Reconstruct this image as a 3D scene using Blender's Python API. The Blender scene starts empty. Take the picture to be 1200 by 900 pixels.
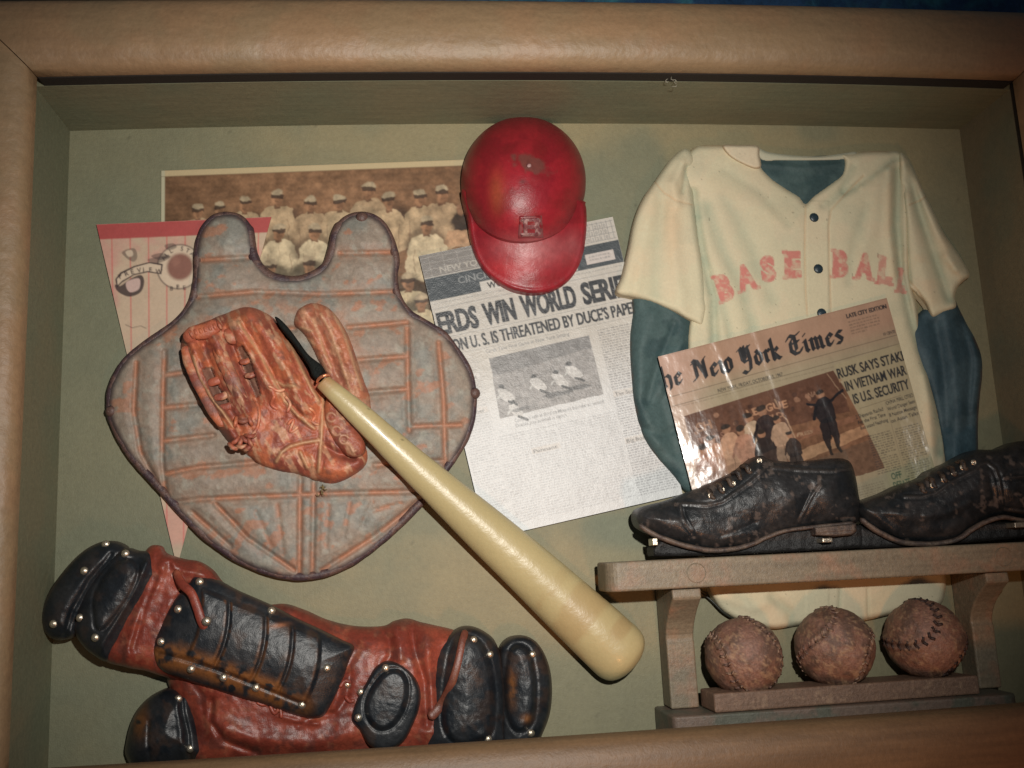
import bpy, math, random
import numpy as np
from mathutils import Matrix, Vector

# ---------------------------------------------------------------- camera, light, exposure
S = 0.0005                      # one design unit in metres
D = 1150.0                      # distance of the lens from the back panel, in design units
F = 1147.0
def _axes():
    z = -np.array([484-600, -(663-450), -F], float); z /= np.linalg.norm(z)
    y = np.array([291-600, 5900+450, -F], float); y -= z*y.dot(z); y /= np.linalg.norm(y)
    return np.array([np.cross(y, z), y, z])
R = _axes()                     # rows: design axes (x right, y up, z out of the box) in camera space
def W(p):                       # design -> world: the box stands upright, its open side faces -Y
    p = np.asarray(p, float)
    return np.stack([p[..., 0], -p[..., 2], p[..., 1]], -1)*S
sc = bpy.context.scene
cam = bpy.data.cameras.new('camera'); co = bpy.data.objects.new('camera', cam); sc.collection.objects.link(co)
cam.sensor_width = 36; cam.sensor_fit = 'HORIZONTAL'; cam.lens = F/1200*36
cam.clip_start = 0.01; cam.clip_end = 50
A = np.array([[1, 0, 0], [0, 0, -1], [0, 1, 0]])@R
m = Matrix([list(A[0])+[0], list(A[1])+[0], list(A[2])+[0], [0, 0, 0, 1]])
m.translation = Vector(W([0, 0, D])); co.matrix_world = m
sc.camera = co

world = bpy.data.worlds.new('World'); sc.world = world; world.use_nodes = True
bg = world.node_tree.nodes['Background']
bg.inputs[0].default_value = (0.75, 0.85, 1.0, 1); bg.inputs[1].default_value = 0.045

def spot(name, pos, aim, watts, color, size_deg, blend, radius):
    l = bpy.data.lights.new(name, 'SPOT'); l.energy = watts; l.color = color
    l.spot_size = math.radians(size_deg); l.spot_blend = blend; l.shadow_soft_size = radius*S
    o = bpy.data.objects.new(name, l); sc.collection.objects.link(o)
    a, b = Vector(W(pos)), Vector(W(aim)); o.location = a
    o.rotation_euler = (b-a).to_track_quat('-Z', 'Y').to_euler()
    return o
spot('camera_flash', (145, 165, 1140), (60, 225, 0), 14.4, (1.0, 0.966, 0.90), 80, 1.0, 13)
spot('focus_lamp', (330, -560, 900), (330, 50, 0), 2.0, (1.0, 0.38, 0.12), 100, 1.0, 60)

vs = sc.view_settings
vs.view_transform = 'Standard'; vs.look = 'None'; vs.exposure = 0.0; vs.gamma = 1.0; vs.use_curve_mapping = False
sc.cycles.use_denoising = True
sc.cycles.max_bounces = 5

# ---------------------------------------------------------------- geometry helpers
def PJ(px, py, z):              # the point at depth z seen at photograph position (px, py)
    px, py, z = np.broadcast_arrays(np.asarray(px, float), np.asarray(py, float), np.asarray(z, float))
    d = np.stack([px-600, -(py-450), np.full(px.shape, -F)], -1)@R.T
    t = (z-D)/d[..., 2]
    return np.stack([d[..., 0]*t, d[..., 1]*t, z], -1)

_lat = {}
def vnoise(x, y, seed):
    if seed not in _lat: _lat[seed] = np.random.RandomState(seed).rand(257, 257)
    L = _lat[seed]; xi = np.floor(x).astype(int); yi = np.floor(y).astype(int)
    fx = x-xi; fy = y-yi; fx = fx*fx*(3-2*fx); fy = fy*fy*(3-2*fy)
    a = L[xi % 256, yi % 256]; b = L[(xi+1) % 256, yi % 256]; c = L[xi % 256, (yi+1) % 256]; d = L[(xi+1) % 256, (yi+1) % 256]
    return (a*(1-fx)+b*fx)*(1-fy)+(c*(1-fx)+d*fx)*fy
def fbm(x, y, scale, seed=1, octv=4):   # 0..1, mean 0.5
    x = np.asarray(x, float)/scale; y = np.asarray(y, float)/scale
    s = 0; a = 1; t = 0
    for k in range(octv):
        s = s+a*vnoise(x+17.3*k, y+9.1*k, seed+k); t += a; a *= .5; x = x*2.03; y = y*2.03
    return s/t
def sstep(a, b, x):
    t = np.clip((x-a)/(b-a), 0, 1); return t*t*(3-2*t)
def prof(d, r):
    return np.sqrt(np.clip(1-(1-np.clip(d/r, 0, 1))**2, 0, 1))
def mixc(c1, c2, m):
    c1 = np.asarray(c1, float); c2 = np.asarray(c2, float); m = np.asarray(m, float)[..., None]
    return c1*(1-m)+c2*m
def catmull(pts, closed=True, step=3.0):
    P_ = np.array(pts, float); n = len(P_); out = []
    idx = range(n) if closed else range(n-1)
    for i in idx:
        if closed: a, b, c, d = P_[(i-1) % n], P_[i], P_[(i+1) % n], P_[(i+2) % n]
        else: a, b, c, d = P_[max(i-1, 0)], P_[i], P_[i+1], P_[min(i+2, n-1)]
        k = max(1, int(round(np.linalg.norm((c-b)[:2])/step)))
        for j in range(k):
            t = j/k
            out.append(.5*((2*b)+(-a+c)*t+(2*a-5*b+4*c-d)*t*t+(-a+3*b-3*c+d)*t**3))
    if not closed: out.append(P_[-1])
    return np.array(out)
def segdist(px, py, P_, closed=True, chunk=40000):
    A_ = P_ if closed else P_[:-1]; B_ = np.roll(P_, -1, 0) if closed else P_[1:]
    q = np.stack([np.ravel(px), np.ravel(py)], -1); N = len(q)
    dist = np.empty(N); near = np.empty((N, 2))
    AB = B_-A_; L2 = (AB**2).sum(1)+1e-9
    for s in range(0, N, chunk):
        Q = q[s:s+chunk, None, :]
        t = np.clip(((Q-A_)*AB).sum(-1)/L2, 0, 1)
        C = A_+AB*t[..., None]; dd = ((Q-C)**2).sum(-1); k = dd.argmin(1)
        r = np.arange(len(k)); dist[s:s+chunk] = np.sqrt(dd[r, k]); near[s:s+chunk] = C[r, k]
    return dist.reshape(np.shape(px)), near.reshape(np.shape(px)+(2,))
def inside(px, py, P_):
    px = np.asarray(px, float); py = np.asarray(py, float); c = np.zeros(px.shape, bool); n = len(P_)
    for i in range(n):
        x1, y1 = P_[i]; x2, y2 = P_[(i+1) % n]
        if y1 == y2: continue
        c ^= ((y1 > py) != (y2 > py)) & (px < (x2-x1)*(py-y1)/(y2-y1)+x1)
    return c
def strokes(px, py, lines):     # distance to the nearest of several polylines
    d = np.full(np.shape(px), 1e9)
    for l in lines:
        dd, _ = segdist(px, py, np.array(l, float), closed=False); d = np.minimum(d, dd)
    return d
def folds(px, py, lst):         # [(polyline, amplitude, width)]
    h = np.zeros(np.shape(px))
    for l, a, w in lst:
        dd, _ = segdist(px, py, np.array(l, float), closed=False); h += a*np.exp(-(dd/w)**2)
    return h

def meta(o, label=None, cat=None, group=None, kind=None):
    if label: o['label'] = label
    if cat: o['category'] = cat
    if group: o['group'] = group
    if kind: o['kind'] = kind
    return o
def thing(name, at, label, cat, group=None):
    o = bpy.data.objects.new(name, None); sc.collection.objects.link(o)
    o.location = Vector(W(at)); o.empty_display_size = .01
    o['o'] = [float(v) for v in W(at)]
    return meta(o, label, cat, group)
def link_mesh(name, V, Fc, mat, parent=None, col=None, smooth=True, at=None, world_co=False):
    V = np.asarray(V, float) if world_co else W(V)
    org = np.zeros(3)
    if parent is not None:
        q = parent; org = np.zeros(3)
        while q is not None: org += np.array(q.location); q = q.parent
    elif at is not None: org = W(at)
    me = bpy.data.meshes.new(name)
    if isinstance(Fc, np.ndarray) and Fc.ndim == 2:
        n, k = Fc.shape
        me.vertices.add(len(V)); me.vertices.foreach_set('co', (V-org).ravel())
        me.loops.add(n*k); me.loops.foreach_set('vertex_index', Fc.ravel().astype(np.int32))
        me.polygons.add(n); me.polygons.foreach_set('loop_start', np.arange(0, n*k, k, dtype=np.int32))
        me.update(calc_edges=True); me.validate()
    else:
        me.from_pydata((V-org).tolist(), [], [list(map(int, f)) for f in Fc])
    me.polygons.foreach_set('use_smooth', np.full(len(me.polygons), smooth))
    if col is not None:
        ca = me.color_attributes.new('Col', 'FLOAT_COLOR', 'POINT')
        c4 = np.ones((len(V), 4)); c4[:, :3] = np.clip(col, 0, 1); ca.data.foreach_set('color', c4.ravel())
    me.materials.append(mat)
    o = bpy.data.objects.new(name, me); sc.collection.objects.link(o)
    if parent is not None: o.parent = parent
    elif at is not None: o.location = Vector(org)
    return o

def relief(name, outline, h, mat, parent, zb=0, step=2.0, col=None, smooth_outline=True, at=None):
    O = catmull(outline, True, step*1.2) if smooth_outline else np.array(outline, float)
    x0, y0 = O.min(0)-step; x1, y1 = O.max(0)+step
    gx = np.arange(x0, x1+step, step); gy = np.arange(y0, y1+step, step)
    GX, GY = np.meshgrid(gx, gy, indexing='ij')
    CX = (GX[:-1, :-1]+GX[1:, 1:])/2; CY = (GY[:-1, :-1]+GY[1:, 1:])/2
    keep = inside(CX, CY, O)
    cnt = np.zeros(GX.shape, int)
    cnt[:-1, :-1] += keep; cnt[1:, :-1] += keep; cnt[:-1, 1:] += keep; cnt[1:, 1:] += keep
    dist = np.zeros(GX.shape); used = cnt > 0
    dd, nn = segdist(GX[used], GY[used], O); dist[used] = dd
    X = GX.copy(); Y = GY.copy(); b = used & (cnt < 4)
    nx = np.zeros(GX.shape+(2,)); nx[used] = nn
    X[b] = nx[b][:, 0]; Y[b] = nx[b][:, 1]; dist[b] = 0
    idx = -np.ones(GX.shape, int); idx[used] = np.arange(used.sum())
    Z = h(X[used], Y[used], dist[used])
    V = PJ(X[used], Y[used], Z)
    i, j = np.nonzero(keep)
    q = np.stack([idx[i, j], idx[i, j+1], idx[i+1, j+1], idx[i+1, j]], -1)   # y down in px -> facing +z
    # boundary edges
    ed = {}
    E_ = np.concatenate([q[:, [0, 1]], q[:, [1, 2]], q[:, [2, 3]], q[:, [3, 0]]])
    key = np.sort(E_, 1); u, inv, c = np.unique(key[:, 0]*10**7+key[:, 1], return_inverse=True, return_counts=True)
    be = E_[c[inv] == 1]
    bv = np.unique(be); mp = {v: k for k, v in enumerate(bv)}
    top = V[bv]; bot = top.copy(); bot[:, 2] = np.minimum(zb, top[:, 2]-.3)
    n0 = len(V); nb = len(bv)
    a = np.array([mp[v] for v in be[:, 0]]); c_ = np.array([mp[v] for v in be[:, 1]])
    sk = np.stack([n0+c_, n0+a, n0+nb+a, n0+nb+c_], -1)
    VV = np.concatenate([V, top, bot]); FF = np.concatenate([q, sk])
    C = None
    if col is not None:
        px, py, ds = X[used], Y[used], dist[used]
        C = col(px, py, ds, Z); C = np.concatenate([C, C[bv], C[bv]])
    o = link_mesh(name, VV, FF, mat, parent, C, at=at)
    def hz(px, py):
        px = np.atleast_1d(np.asarray(px, float)); py = np.atleast_1d(np.asarray(py, float))
        d_, _ = segdist(px, py, O); return float(h(px, py, d_)[0])
    return o, hz

def tube(name, path, mat, parent, flat=1.0, n=12, closed=False, step=3.0, col=None, caps=True, wob=0.0, at=None):
    # path: (px, py, z, r) in photograph positions; r in px
    Pth = catmull(path, closed, step)
    C = PJ(Pth[:, 0], Pth[:, 1], Pth[:, 2]); r = Pth[:, 3]*(D-Pth[:, 2])/F
    T = np.roll(C, -1, 0)-np.roll(C, 1, 0) if closed else np.gradient(C, axis=0)
    T /= np.linalg.norm(T, axis=1)[:, None]+1e-9
    N = np.cross(T, [0, 0, 1.0]); N /= np.linalg.norm(N, axis=1)[:, None]+1e-9
    B = np.cross(N, T)
    m_ = len(C); an = np.linspace(0, 2*np.pi, n, endpoint=False)
    if not closed and caps:
        t = np.arange(m_); L = np.concatenate([[0], np.cumsum(np.linalg.norm(np.diff(C, axis=0), axis=1))])
        r = r*np.sqrt(np.clip(1-(1-np.clip(L/(r+1e-6), 0, 1))**2, .02, 1))*np.sqrt(np.clip(1-(1-np.clip((L[-1]-L)/(r+1e-6), 0, 1))**2, .02, 1))
    rr = r[:, None]*np.ones(n)
    if wob:
        rr = rr*(1+wob*(fbm(C[:, :1]+an*4, C[:, 1:2]+an*3, 9, 77)-.5)*2)
    V = C[:, None, :]+N[:, None, :]*(rr*np.cos(an))[..., None]+B[:, None, :]*(rr*np.sin(an)*flat)[..., None]
    V = V.reshape(-1, 3); i = np.arange(m_ if closed else m_-1); j = np.arange(n)
    I, J = np.meshgrid(i, j, indexing='ij'); I2 = (I+1) % m_; J2 = (J+1) % n
    q = np.stack([I*n+J, I*n+J2, I2*n+J2, I2*n+J], -1).reshape(-1, 4)
    Fc = [list(f) for f in q]
    if not closed: Fc += [list(range(n))[::-1], [(m_-1)*n+k for k in range(n)]]
    c = None
    if col is not None:
        PX = np.repeat(Pth[:, 0], n)+np.tile(np.cos(an)*3, m_); PY = np.repeat(Pth[:, 1], n)+np.tile(np.sin(an)*3, m_)
        c = col(PX, PY, np.tile(np.sin(an), m_), V[:, 2])
    return link_mesh(name, V, Fc, mat, parent, c, at=at)

def boxm(name, x, y, z, mat, parent, bev=2.0, at=None):
    # bevelled box in design units, ranges (lo, hi)
    import bmesh
    bm = bmesh.new(); bmesh.ops.create_cube(bm, size=1)
    for v in bm.verts:
        v.co = ((x[0]+x[1])/2+v.co.x*(x[1]-x[0]), (y[0]+y[1])/2+v.co.y*(y[1]-y[0]), (z[0]+z[1])/2+v.co.z*(z[1]-z[0]))
    if bev: bmesh.ops.bevel(bm, geom=bm.edges[:], offset=bev, segments=3, profile=.5, affect='EDGES')
    bm.verts.ensure_lookup_table()
    V = np.array([v.co[:] for v in bm.verts]); Fc = [[v.index for v in f.verts] for f in bm.faces]; bm.free()
    return link_mesh(name, V, Fc, mat, parent, at=at, smooth=False)
def prism(name, poly, lo, hi, axis, mat, parent, bev=2.0, at=None):
    # poly: 2D design coords in the plane normal to axis ('x': (y,z), 'y': (x,z), 'z': (x,y))
    import bmesh
    bm = bmesh.new()
    def mk(p, t):
        return {'x': (t, p[0], p[1]), 'y': (p[0], t, p[1]), 'z': (p[0], p[1], t)}[axis]
    a = [bm.verts.new(mk(p, lo)) for p in poly]; b = [bm.verts.new(mk(p, hi)) for p in poly]
    bm.faces.new(a); bm.faces.new(b[::-1])
    for i in range(len(poly)):
        j = (i+1) % len(poly); bm.faces.new((a[j], a[i], b[i], b[j]))
    bmesh.ops.recalc_face_normals(bm, faces=bm.faces)
    if bev: bmesh.ops.bevel(bm, geom=[e for e in bm.edges if len(e.link_faces) == 2 and e.calc_face_angle(0) > .5], offset=bev, segments=3, profile=.5, affect='EDGES')
    bmesh.ops.triangulate(bm, faces=[f for f in bm.faces if len(f.verts) > 4])
    V = np.array([v.co[:] for v in bm.verts]); 
    bm.verts.index_update(); Fc = [[v.index for v in f.verts] for f in bm.faces]
    sm = len(poly) > 8
    bm.free()
    return link_mesh(name, V, Fc, mat, parent, at=at, smooth=False)

# ---------------------------------------------------------------- materials
def M(name, color=None, rough=.5, metal=0.0, bumps=((3, .3),), var=.15, varsize=6, coat=0.0, spec=.5, color2=None, mixsize=40, mixlo=.45, mixhi=.55, grain=None, roughvar=0.0):
    mt = bpy.data.materials.new(name); mt.use_nodes = True; nt = mt.node_tree; N = nt.nodes; L = nt.links
    b = N['Principled BSDF']; b.inputs['Roughness'].default_value = rough; b.inputs['Metallic'].default_value = metal
    b.inputs['Specular IOR Level'].default_value = spec
    if coat: b.inputs['Coat Weight'].default_value = coat; b.inputs['Coat Roughness'].default_value = .12
    tc = N.new('ShaderNodeTexCoord')
    def noise(size, det=4, src=None, rg=.55):
        n = N.new('ShaderNodeTexNoise'); n.inputs['Scale'].default_value = 1/(size*S); n.inputs['Detail'].default_value = det
        n.inputs['Roughness'].default_value = rg
        L.new(src or tc.outputs['Object'], n.inputs['Vector']); return n.outputs['Fac']
    if color is None:
        a = N.new('ShaderNodeAttribute'); a.attribute_name = 'Col'; base = a.outputs['Color']
    else:
        r = N.new('ShaderNodeRGB'); r.outputs[0].default_value = (*color, 1); base = r.outputs[0]
    if color2 is not None:
        mr = N.new('ShaderNodeMapRange'); mr.inputs[1].default_value = mixlo; mr.inputs[2].default_value = mixhi
        L.new(noise(mixsize, 6), mr.inputs[0])
        mx = N.new('ShaderNodeMix'); mx.data_type = 'RGBA'; L.new(mr.outputs[0], mx.inputs[0]); L.new(base, mx.inputs[6]); mx.inputs[7].default_value = (*color2, 1)
        base = mx.outputs[2]
    if grain:       # long streaks along one axis: (x, y, z) stretch, strength
        mp = N.new('ShaderNodeMapping'); L.new(tc.outputs['Object'], mp.inputs['Vector']); mp.inputs['Scale'].default_value = grain[0]
        g = noise(grain[1], 5, mp.outputs[0]); 
        mr = N.new('ShaderNodeMapRange'); mr.inputs[3].default_value = 1-grain[2]; mr.inputs[4].default_value = 1+grain[2]; mr.inputs[1].default_value = .3; mr.inputs[2].default_value = .7
        L.new(g, mr.inputs[0]); v = N.new('ShaderNodeVectorMath'); v.operation = 'SCALE'; L.new(base, v.inputs[0]); L.new(mr.outputs[0], v.inputs['Scale']); base = v.outputs[0]
    if var:
        mr = N.new('ShaderNodeMapRange'); mr.inputs[1].default_value = .3; mr.inputs[2].default_value = .7
        mr.inputs[3].default_value = 1-var; mr.inputs[4].default_value = 1+var
        L.new(noise(varsize, 6, rg=.7), mr.inputs[0])
        v = N.new('ShaderNodeVectorMath'); v.operation = 'SCALE'; L.new(base, v.inputs[0]); L.new(mr.outputs[0], v.inputs['Scale']); base = v.outputs[0]
    L.new(base, b.inputs['Base Color'])
    if roughvar:
        mr = N.new('ShaderNodeMapRange'); mr.inputs[1].default_value = .35; mr.inputs[2].default_value = .65
        mr.inputs[3].default_value = rough-roughvar; mr.inputs[4].default_value = rough+roughvar
        L.new(noise(14, 5), mr.inputs[0]); L.new(mr.outputs[0], b.inputs['Roughness'])
    prev = None
    for size, amp in bumps:
        bp = N.new('ShaderNodeBump'); bp.inputs['Distance'].default_value = S*amp; bp.inputs['Strength'].default_value = 1.0
        L.new(noise(size, 4), bp.inputs['Height'])
        if prev is not None: L.new(prev, bp.inputs['Normal'])
        prev = bp.outputs[0]
    if prev is not None: L.new(prev, b.inputs['Normal'])
    return mt

# ---------------------------------------------------------------- flat print: ink is drawn on a numpy sheet and read into the paper's colours
_glyph = {}
def text_tris(txt, bold=0.0):
    k = (txt, bold)
    if k not in _glyph:
        cu = bpy.data.curves.new('lettering', 'FONT'); cu.body = txt; cu.offset = bold; cu.resolution_u = 3
        o = bpy.data.objects.new('lettering', cu); sc.collection.objects.link(o)
        dg = bpy.context.evaluated_depsgraph_get(); me = o.evaluated_get(dg).to_mesh()
        me.calc_loop_triangles()
        V = np.array([v.co[:2] for v in me.vertices]); T = np.array([t.vertices[:] for t in me.loop_triangles])
        o.evaluated_get(dg).to_mesh_clear(); bpy.data.objects.remove(o); bpy.data.curves.remove(cu)
        _glyph[k] = V[T]
    return _glyph[k]
class Sheet:
    def __init__(s, w, h, color, q=2.5):
        s.w, s.h, s.q = w, h, q; s.a = np.ones((int(h*q)+2, int(w*q)+2, 3))*np.asarray(color, float)
        s.yy, s.xx = np.mgrid[0:s.a.shape[0], 0:s.a.shape[1]]/q
    def blend(s, mask, color, sl=None):
        a = s.a if sl is None else s.a[sl]; a[...] = a*(1-mask[..., None])+np.asarray(color, float)*mask[..., None]
    def box(s, pts, pad=1.0):
        p = np.array(pts); x0 = max(0, int((p[:, 0].min()-pad)*s.q)); x1 = min(s.a.shape[1], int((p[:, 0].max()+pad)*s.q)+2)
        y0 = max(0, int((p[:, 1].min()-pad)*s.q)); y1 = min(s.a.shape[0], int((p[:, 1].max()+pad)*s.q)+2)
        return (slice(y0, y1), slice(x0, x1))
    def poly(s, pts, color, op=1.0, sm=False):
        if sm: pts = catmull(pts, True, 1.5)
        b = s.box(pts); X, Y = s.xx[b], s.yy[b]
        if X.size == 0: return
        mk = 0
        for dx, dy in ((-.25, -.25), (.25, -.25), (-.25, .25), (.25, .25)): mk = mk+inside(X+dx/s.q*1.0, Y+dy/s.q*1.0, np.array(pts, float))
        s.blend(mk/4*op, color, b)
    def ell(s, cx, cy, rx, ry, color, op=1.0, rot=0, soft=.25):
        b = s.box([(cx-rx-ry, cy-rx-ry), (cx+rx+ry, cy+rx+ry)]); X, Y = s.xx[b]-cx, s.yy[b]-cy
        if X.size == 0: return
        c, n = math.cos(rot), math.sin(rot); u = X*c+Y*n; v = -X*n+Y*c
        s.blend(op*(1-sstep(1-soft, 1+soft*.4, np.sqrt((u/rx)**2+(v/ry)**2))), color, b)
    def line(s, pts, wd, color, op=1.0):
        b = s.box(pts, wd+1); X, Y = s.xx[b], s.yy[b]
        if X.size == 0: return
        d, _ = segdist(X, Y, np.array(pts, float), closed=False)
        s.blend(op*np.clip((wd/2-d)*s.q+.5, 0, 1), color, b)
    def rect(s, x0, y0, x1, y1, color, op=1.0): s.poly([(x0, y0), (x1, y0), (x1, y1), (x0, y1)], color, op)
    def tris(s, T, color, op=1.0):
        for t in T:
            b = s.box(t, .5); X, Y = s.xx[b], s.yy[b]
            if X.size == 0: continue
            (ax, ay), (bx, by), (cx, cy) = t
            de = (bx-ax)*(cy-ay)-(by-ay)*(cx-ax)
            if abs(de) < 1e-9: continue
            e1 = ((bx-ax)*(Y-ay)-(by-ay)*(X-ax))/de; e2 = ((cx-bx)*(Y-by)-(cy-by)*(X-bx))/de; e3 = ((ax-cx)*(Y-cy)-(ay-cy)*(X-cx))/de
            s._m[b] |= (e1 >= -1e-6) & (e2 >= -1e-6) & (e3 >= -1e-6)
    def text(s, txt, x, y, h, w=None, bold=0.0, color=(.03, .03, .03), rot=0, skew=0, op=1.0, cap=.72, blur=1, dil=0):
        # x, y: left end of the baseline; h: capital height; w: total width
        T = text_tris(txt, bold).copy(); x0 = T[..., 0].min(); x1 = T[..., 0].max(); k = h/cap
        sx = k if w is None else w/(x1-x0)
        u = (T[..., 0]-x0)*sx; v = -T[..., 1]*k; u = u-skew*v
        c, n = math.cos(rot), math.sin(rot)
        T = np.stack([x+u*c-v*n, y+u*n+v*c], -1)
        s._m = np.zeros(s.a.shape[:2], bool); s.tris(T, None); mk = s._m.astype(float)
        for _ in range(dil): mk = np.maximum(mk, np.roll(mk, 1 if _ % 2 else -1, 1))
        for _ in range(blur):
            mk = (mk+np.roll(mk, 1, 0)+np.roll(mk, -1, 0)+np.roll(mk, 1, 1)+np.roll(mk, -1, 1))/5
        s.blend(np.clip(mk*op, 0, 1), color)
    def greek(s, x0, y0, x1, y1, lead, color, seed, op=.6, th=.5):
        # columns of print too small to read: rows of short word-length dashes
        rs = np.random.RandomState(seed); y = y0
        while y < y1-lead*.5:
            x = x0+(rs.rand()*3 if rs.rand() < .15 else 0); xe = x1-(rs.rand()*(x1-x0)*.5 if rs.rand() < .12 else 0)
            while x < xe-1:
                wl = min(1.2+rs.rand()*4.2, xe-x); s.rect(x, y, x+wl, y+lead*th*(.8+.4*rs.rand()), color, op*(.6+.4*rs.rand())); x += wl+1.0
            y += lead
    def nib(s, pts, wd, ang, color, thin=.35):
        # broad-pen stroke, for the blackletter title
        dx, dy = math.cos(ang)*wd/2, -math.sin(ang)*wd/2; ex, ey = math.sin(ang)*thin, math.cos(ang)*thin
        for (ax, ay), (bx, by) in zip(pts[:-1], pts[1:]):
            c = [(ax+sx*dx+sy*ex, ay+sx*dy+sy*ey) for sx in (-1, 1) for sy in (-1, 1)]+[(bx+sx*dx+sy*ex, by+sx*dy+sy*ey) for sx in (-1, 1) for sy in (-1, 1)]
            c = np.array(c); o = c.mean(0)
            # convex hull
            P_ = sorted(map(tuple, c)); lo = []; up = []
            for p in P_:
                while len(lo) > 1 and (lo[-1][0]-lo[-2][0])*(p[1]-lo[-2][1])-(lo[-1][1]-lo[-2][1])*(p[0]-lo[-2][0]) <= 0: lo.pop()
                lo.append(p)
            for p in P_[::-1]:
                while len(up) > 1 and (up[-1][0]-up[-2][0])*(p[1]-up[-2][1])-(up[-1][1]-up[-2][1])*(p[0]-up[-2][0]) <= 0: up.pop()
                up.append(p)
            s.poly(lo[:-1]+up[:-1], color)
    def warp(s, x0, y0, x1, y1, amp, scale, seed):
        b = (slice(int(y0*s.q), int(y1*s.q)), slice(int(x0*s.q), int(x1*s.q))); X, Y = s.xx[b], s.yy[b]
        dx = (fbm(X, Y, scale, seed, 3)-.5)*2*amp; dy = (fbm(X, Y, scale, seed+9, 3)-.5)*2*amp
        s.a[b] = s.at(np.clip(X+dx, x0, x1), np.clip(Y+dy, y0, y1))
    def mottle(s, x0, y0, x1, y1, scale, amt, seed):
        b = (slice(int(y0*s.q), int(y1*s.q)), slice(int(x0*s.q), int(x1*s.q))); X, Y = s.xx[b], s.yy[b]
        s.a[b] *= (1+(fbm(X, Y, scale, seed, 4)-.5)*2*amt)[..., None]
    def at(s, u, v):
        x = np.clip(u*s.q, 0, s.a.shape[1]-1.01); y = np.clip(v*s.q, 0, s.a.shape[0]-1.01)
        i = y.astype(int); j = x.astype(int); fy = (y-i)[..., None]; fx = (x-j)[..., None]; a = s.a
        return (a[i, j]*(1-fx)+a[i, j+1]*fx)*(1-fy)+(a[i+1, j]*(1-fx)+a[i+1, j+1]*fx)*fy
    def soften(s, n=1):
        for _ in range(n):
            a = np.pad(s.a, ((1, 1), (1, 1), (0, 0)), 'edge')
            s.a = (a[1:-1, 1:-1]*2+a[:-2, 1:-1]+a[2:, 1:-1]+a[1:-1, :-2]+a[1:-1, 2:])/6

def paper(name, quad, sheet, mat, zf, label, cat, step=.8, thick=.8, inside_px=None, group=None):
    # quad: corners TL, TR, BR, BL in photograph positions; zf(u, v) height in design units
    nu = int(sheet.w/step)+1; nv = int(sheet.h/step)+1
    u, v = np.meshgrid(np.linspace(0, 1, nu), np.linspace(0, 1, nv), indexing='ij')
    q = np.array(quad, float)[..., None, None]
    p = (1-u)*(1-v)*q[0]+u*(1-v)*q[1]+u*v*q[2]+(1-u)*v*q[3]
    z = zf(u*sheet.w, v*sheet.h)
    V = PJ(p[0], p[1], z)
    idx = np.arange(nu*nv).reshape(nu, nv)
    qd = np.stack([idx[:-1, :-1], idx[:-1, 1:], idx[1:, 1:], idx[1:, :-1]], -1)
    C = sheet.at(u*sheet.w, v*sheet.h)
    if inside_px is not None:
        cu = (u[:-1, :-1]+u[1:, 1:])/2*sheet.w; cv = (v[:-1, :-1]+v[1:, 1:])/2*sheet.h
        qd = qd[inside_px(cu, cv)]
    qd = qd.reshape(-1, 4); n = nu*nv
    E_ = np.concatenate([qd[:, [0, 1]], qd[:, [1, 2]], qd[:, [2, 3]], qd[:, [3, 0]]])
    key = np.sort(E_, 1); _, inv, c = np.unique(key[:, 0]*10**7+key[:, 1], return_inverse=True, return_counts=True)
    be = E_[c[inv] == 1]; bv = np.unique(be); mp = np.zeros(n, int); mp[bv] = np.arange(len(bv))
    V = V.reshape(-1, 3); C = C.reshape(-1, 3); top = V[bv]; bot = top-[0, 0, thick]; nb = len(bv)
    sk = np.stack([n+mp[be[:, 1]], n+mp[be[:, 0]], n+nb+mp[be[:, 0]], n+nb+mp[be[:, 1]]], -1)
    VV = np.concatenate([V, top, bot]); CC = np.concatenate([C, C[bv], C[bv]])
    o = link_mesh(name, VV, np.concatenate([qd, sk]), mat, None, CC, at=V[0])
    return meta(o, label, cat, group)

# ---------------------------------------------------------------- materials in use
m_panel = M('painted_panel', None, .62, bumps=((1.6, .35), (9, .5)), var=.10, varsize=5)
m_wall = M('painted_box_side', (.155, .162, .102), .6, bumps=((1.6, .35), (12, .6)), var=.10, varsize=6, color2=(.18, .165, .10), mixsize=120, mixlo=.42, mixhi=.6, grain=((.15, 3, 3), 12, .10))
m_wallr = M('painted_box_side_brown', (.185, .155, .095), .6, bumps=((1.6, .35), (12, .6)), var=.10, varsize=6, color2=(.15, .15, .10), mixsize=120, mixlo=.5, mixhi=.66)
m_rail = M('painted_rail', (.27, .165, .088), .5, bumps=((1.5, .14), (5, .22), (24, 1.1), (70, 5)), var=.10, varsize=5, color2=(.25, .165, .09), mixsize=90, grain=((.12, 1, 1), 10, .07))
m_raillow = M('painted_rail_dimmed', (.15, .09, .045), .5, bumps=((1.5, .2), (5, .4)), var=.12, varsize=5, grain=((.08, 1, 1), 8, .2))  # rail paint darkened in its colour for the weaker flash low down
m_groove_shade = M('painted_groove_shade', (.012, .007, .004), .8, bumps=((3, .3),))  # near-black colour stands for the shade in the gap
m_cloth = M('blue_cloth', (.012, .05, .12), .8, bumps=((2, .6), (20, 5)), var=.3, varsize=10, color2=(.03, .15, .19), mixsize=70, mixlo=.5, mixhi=.66)
m_dark = M('dark_backdrop', (.022, .022, .014), .85, bumps=((8, 2),), var=.3, varsize=20)
m_shelf = M('shelf_paint', (.185, .148, .10), .48, bumps=((1.3, .45), (7, .7)), var=.22, varsize=4, color2=(.25, .15, .095), mixsize=26, mixlo=.5, mixhi=.72, grain=((.1, 1, 1), 6, .14))
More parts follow.
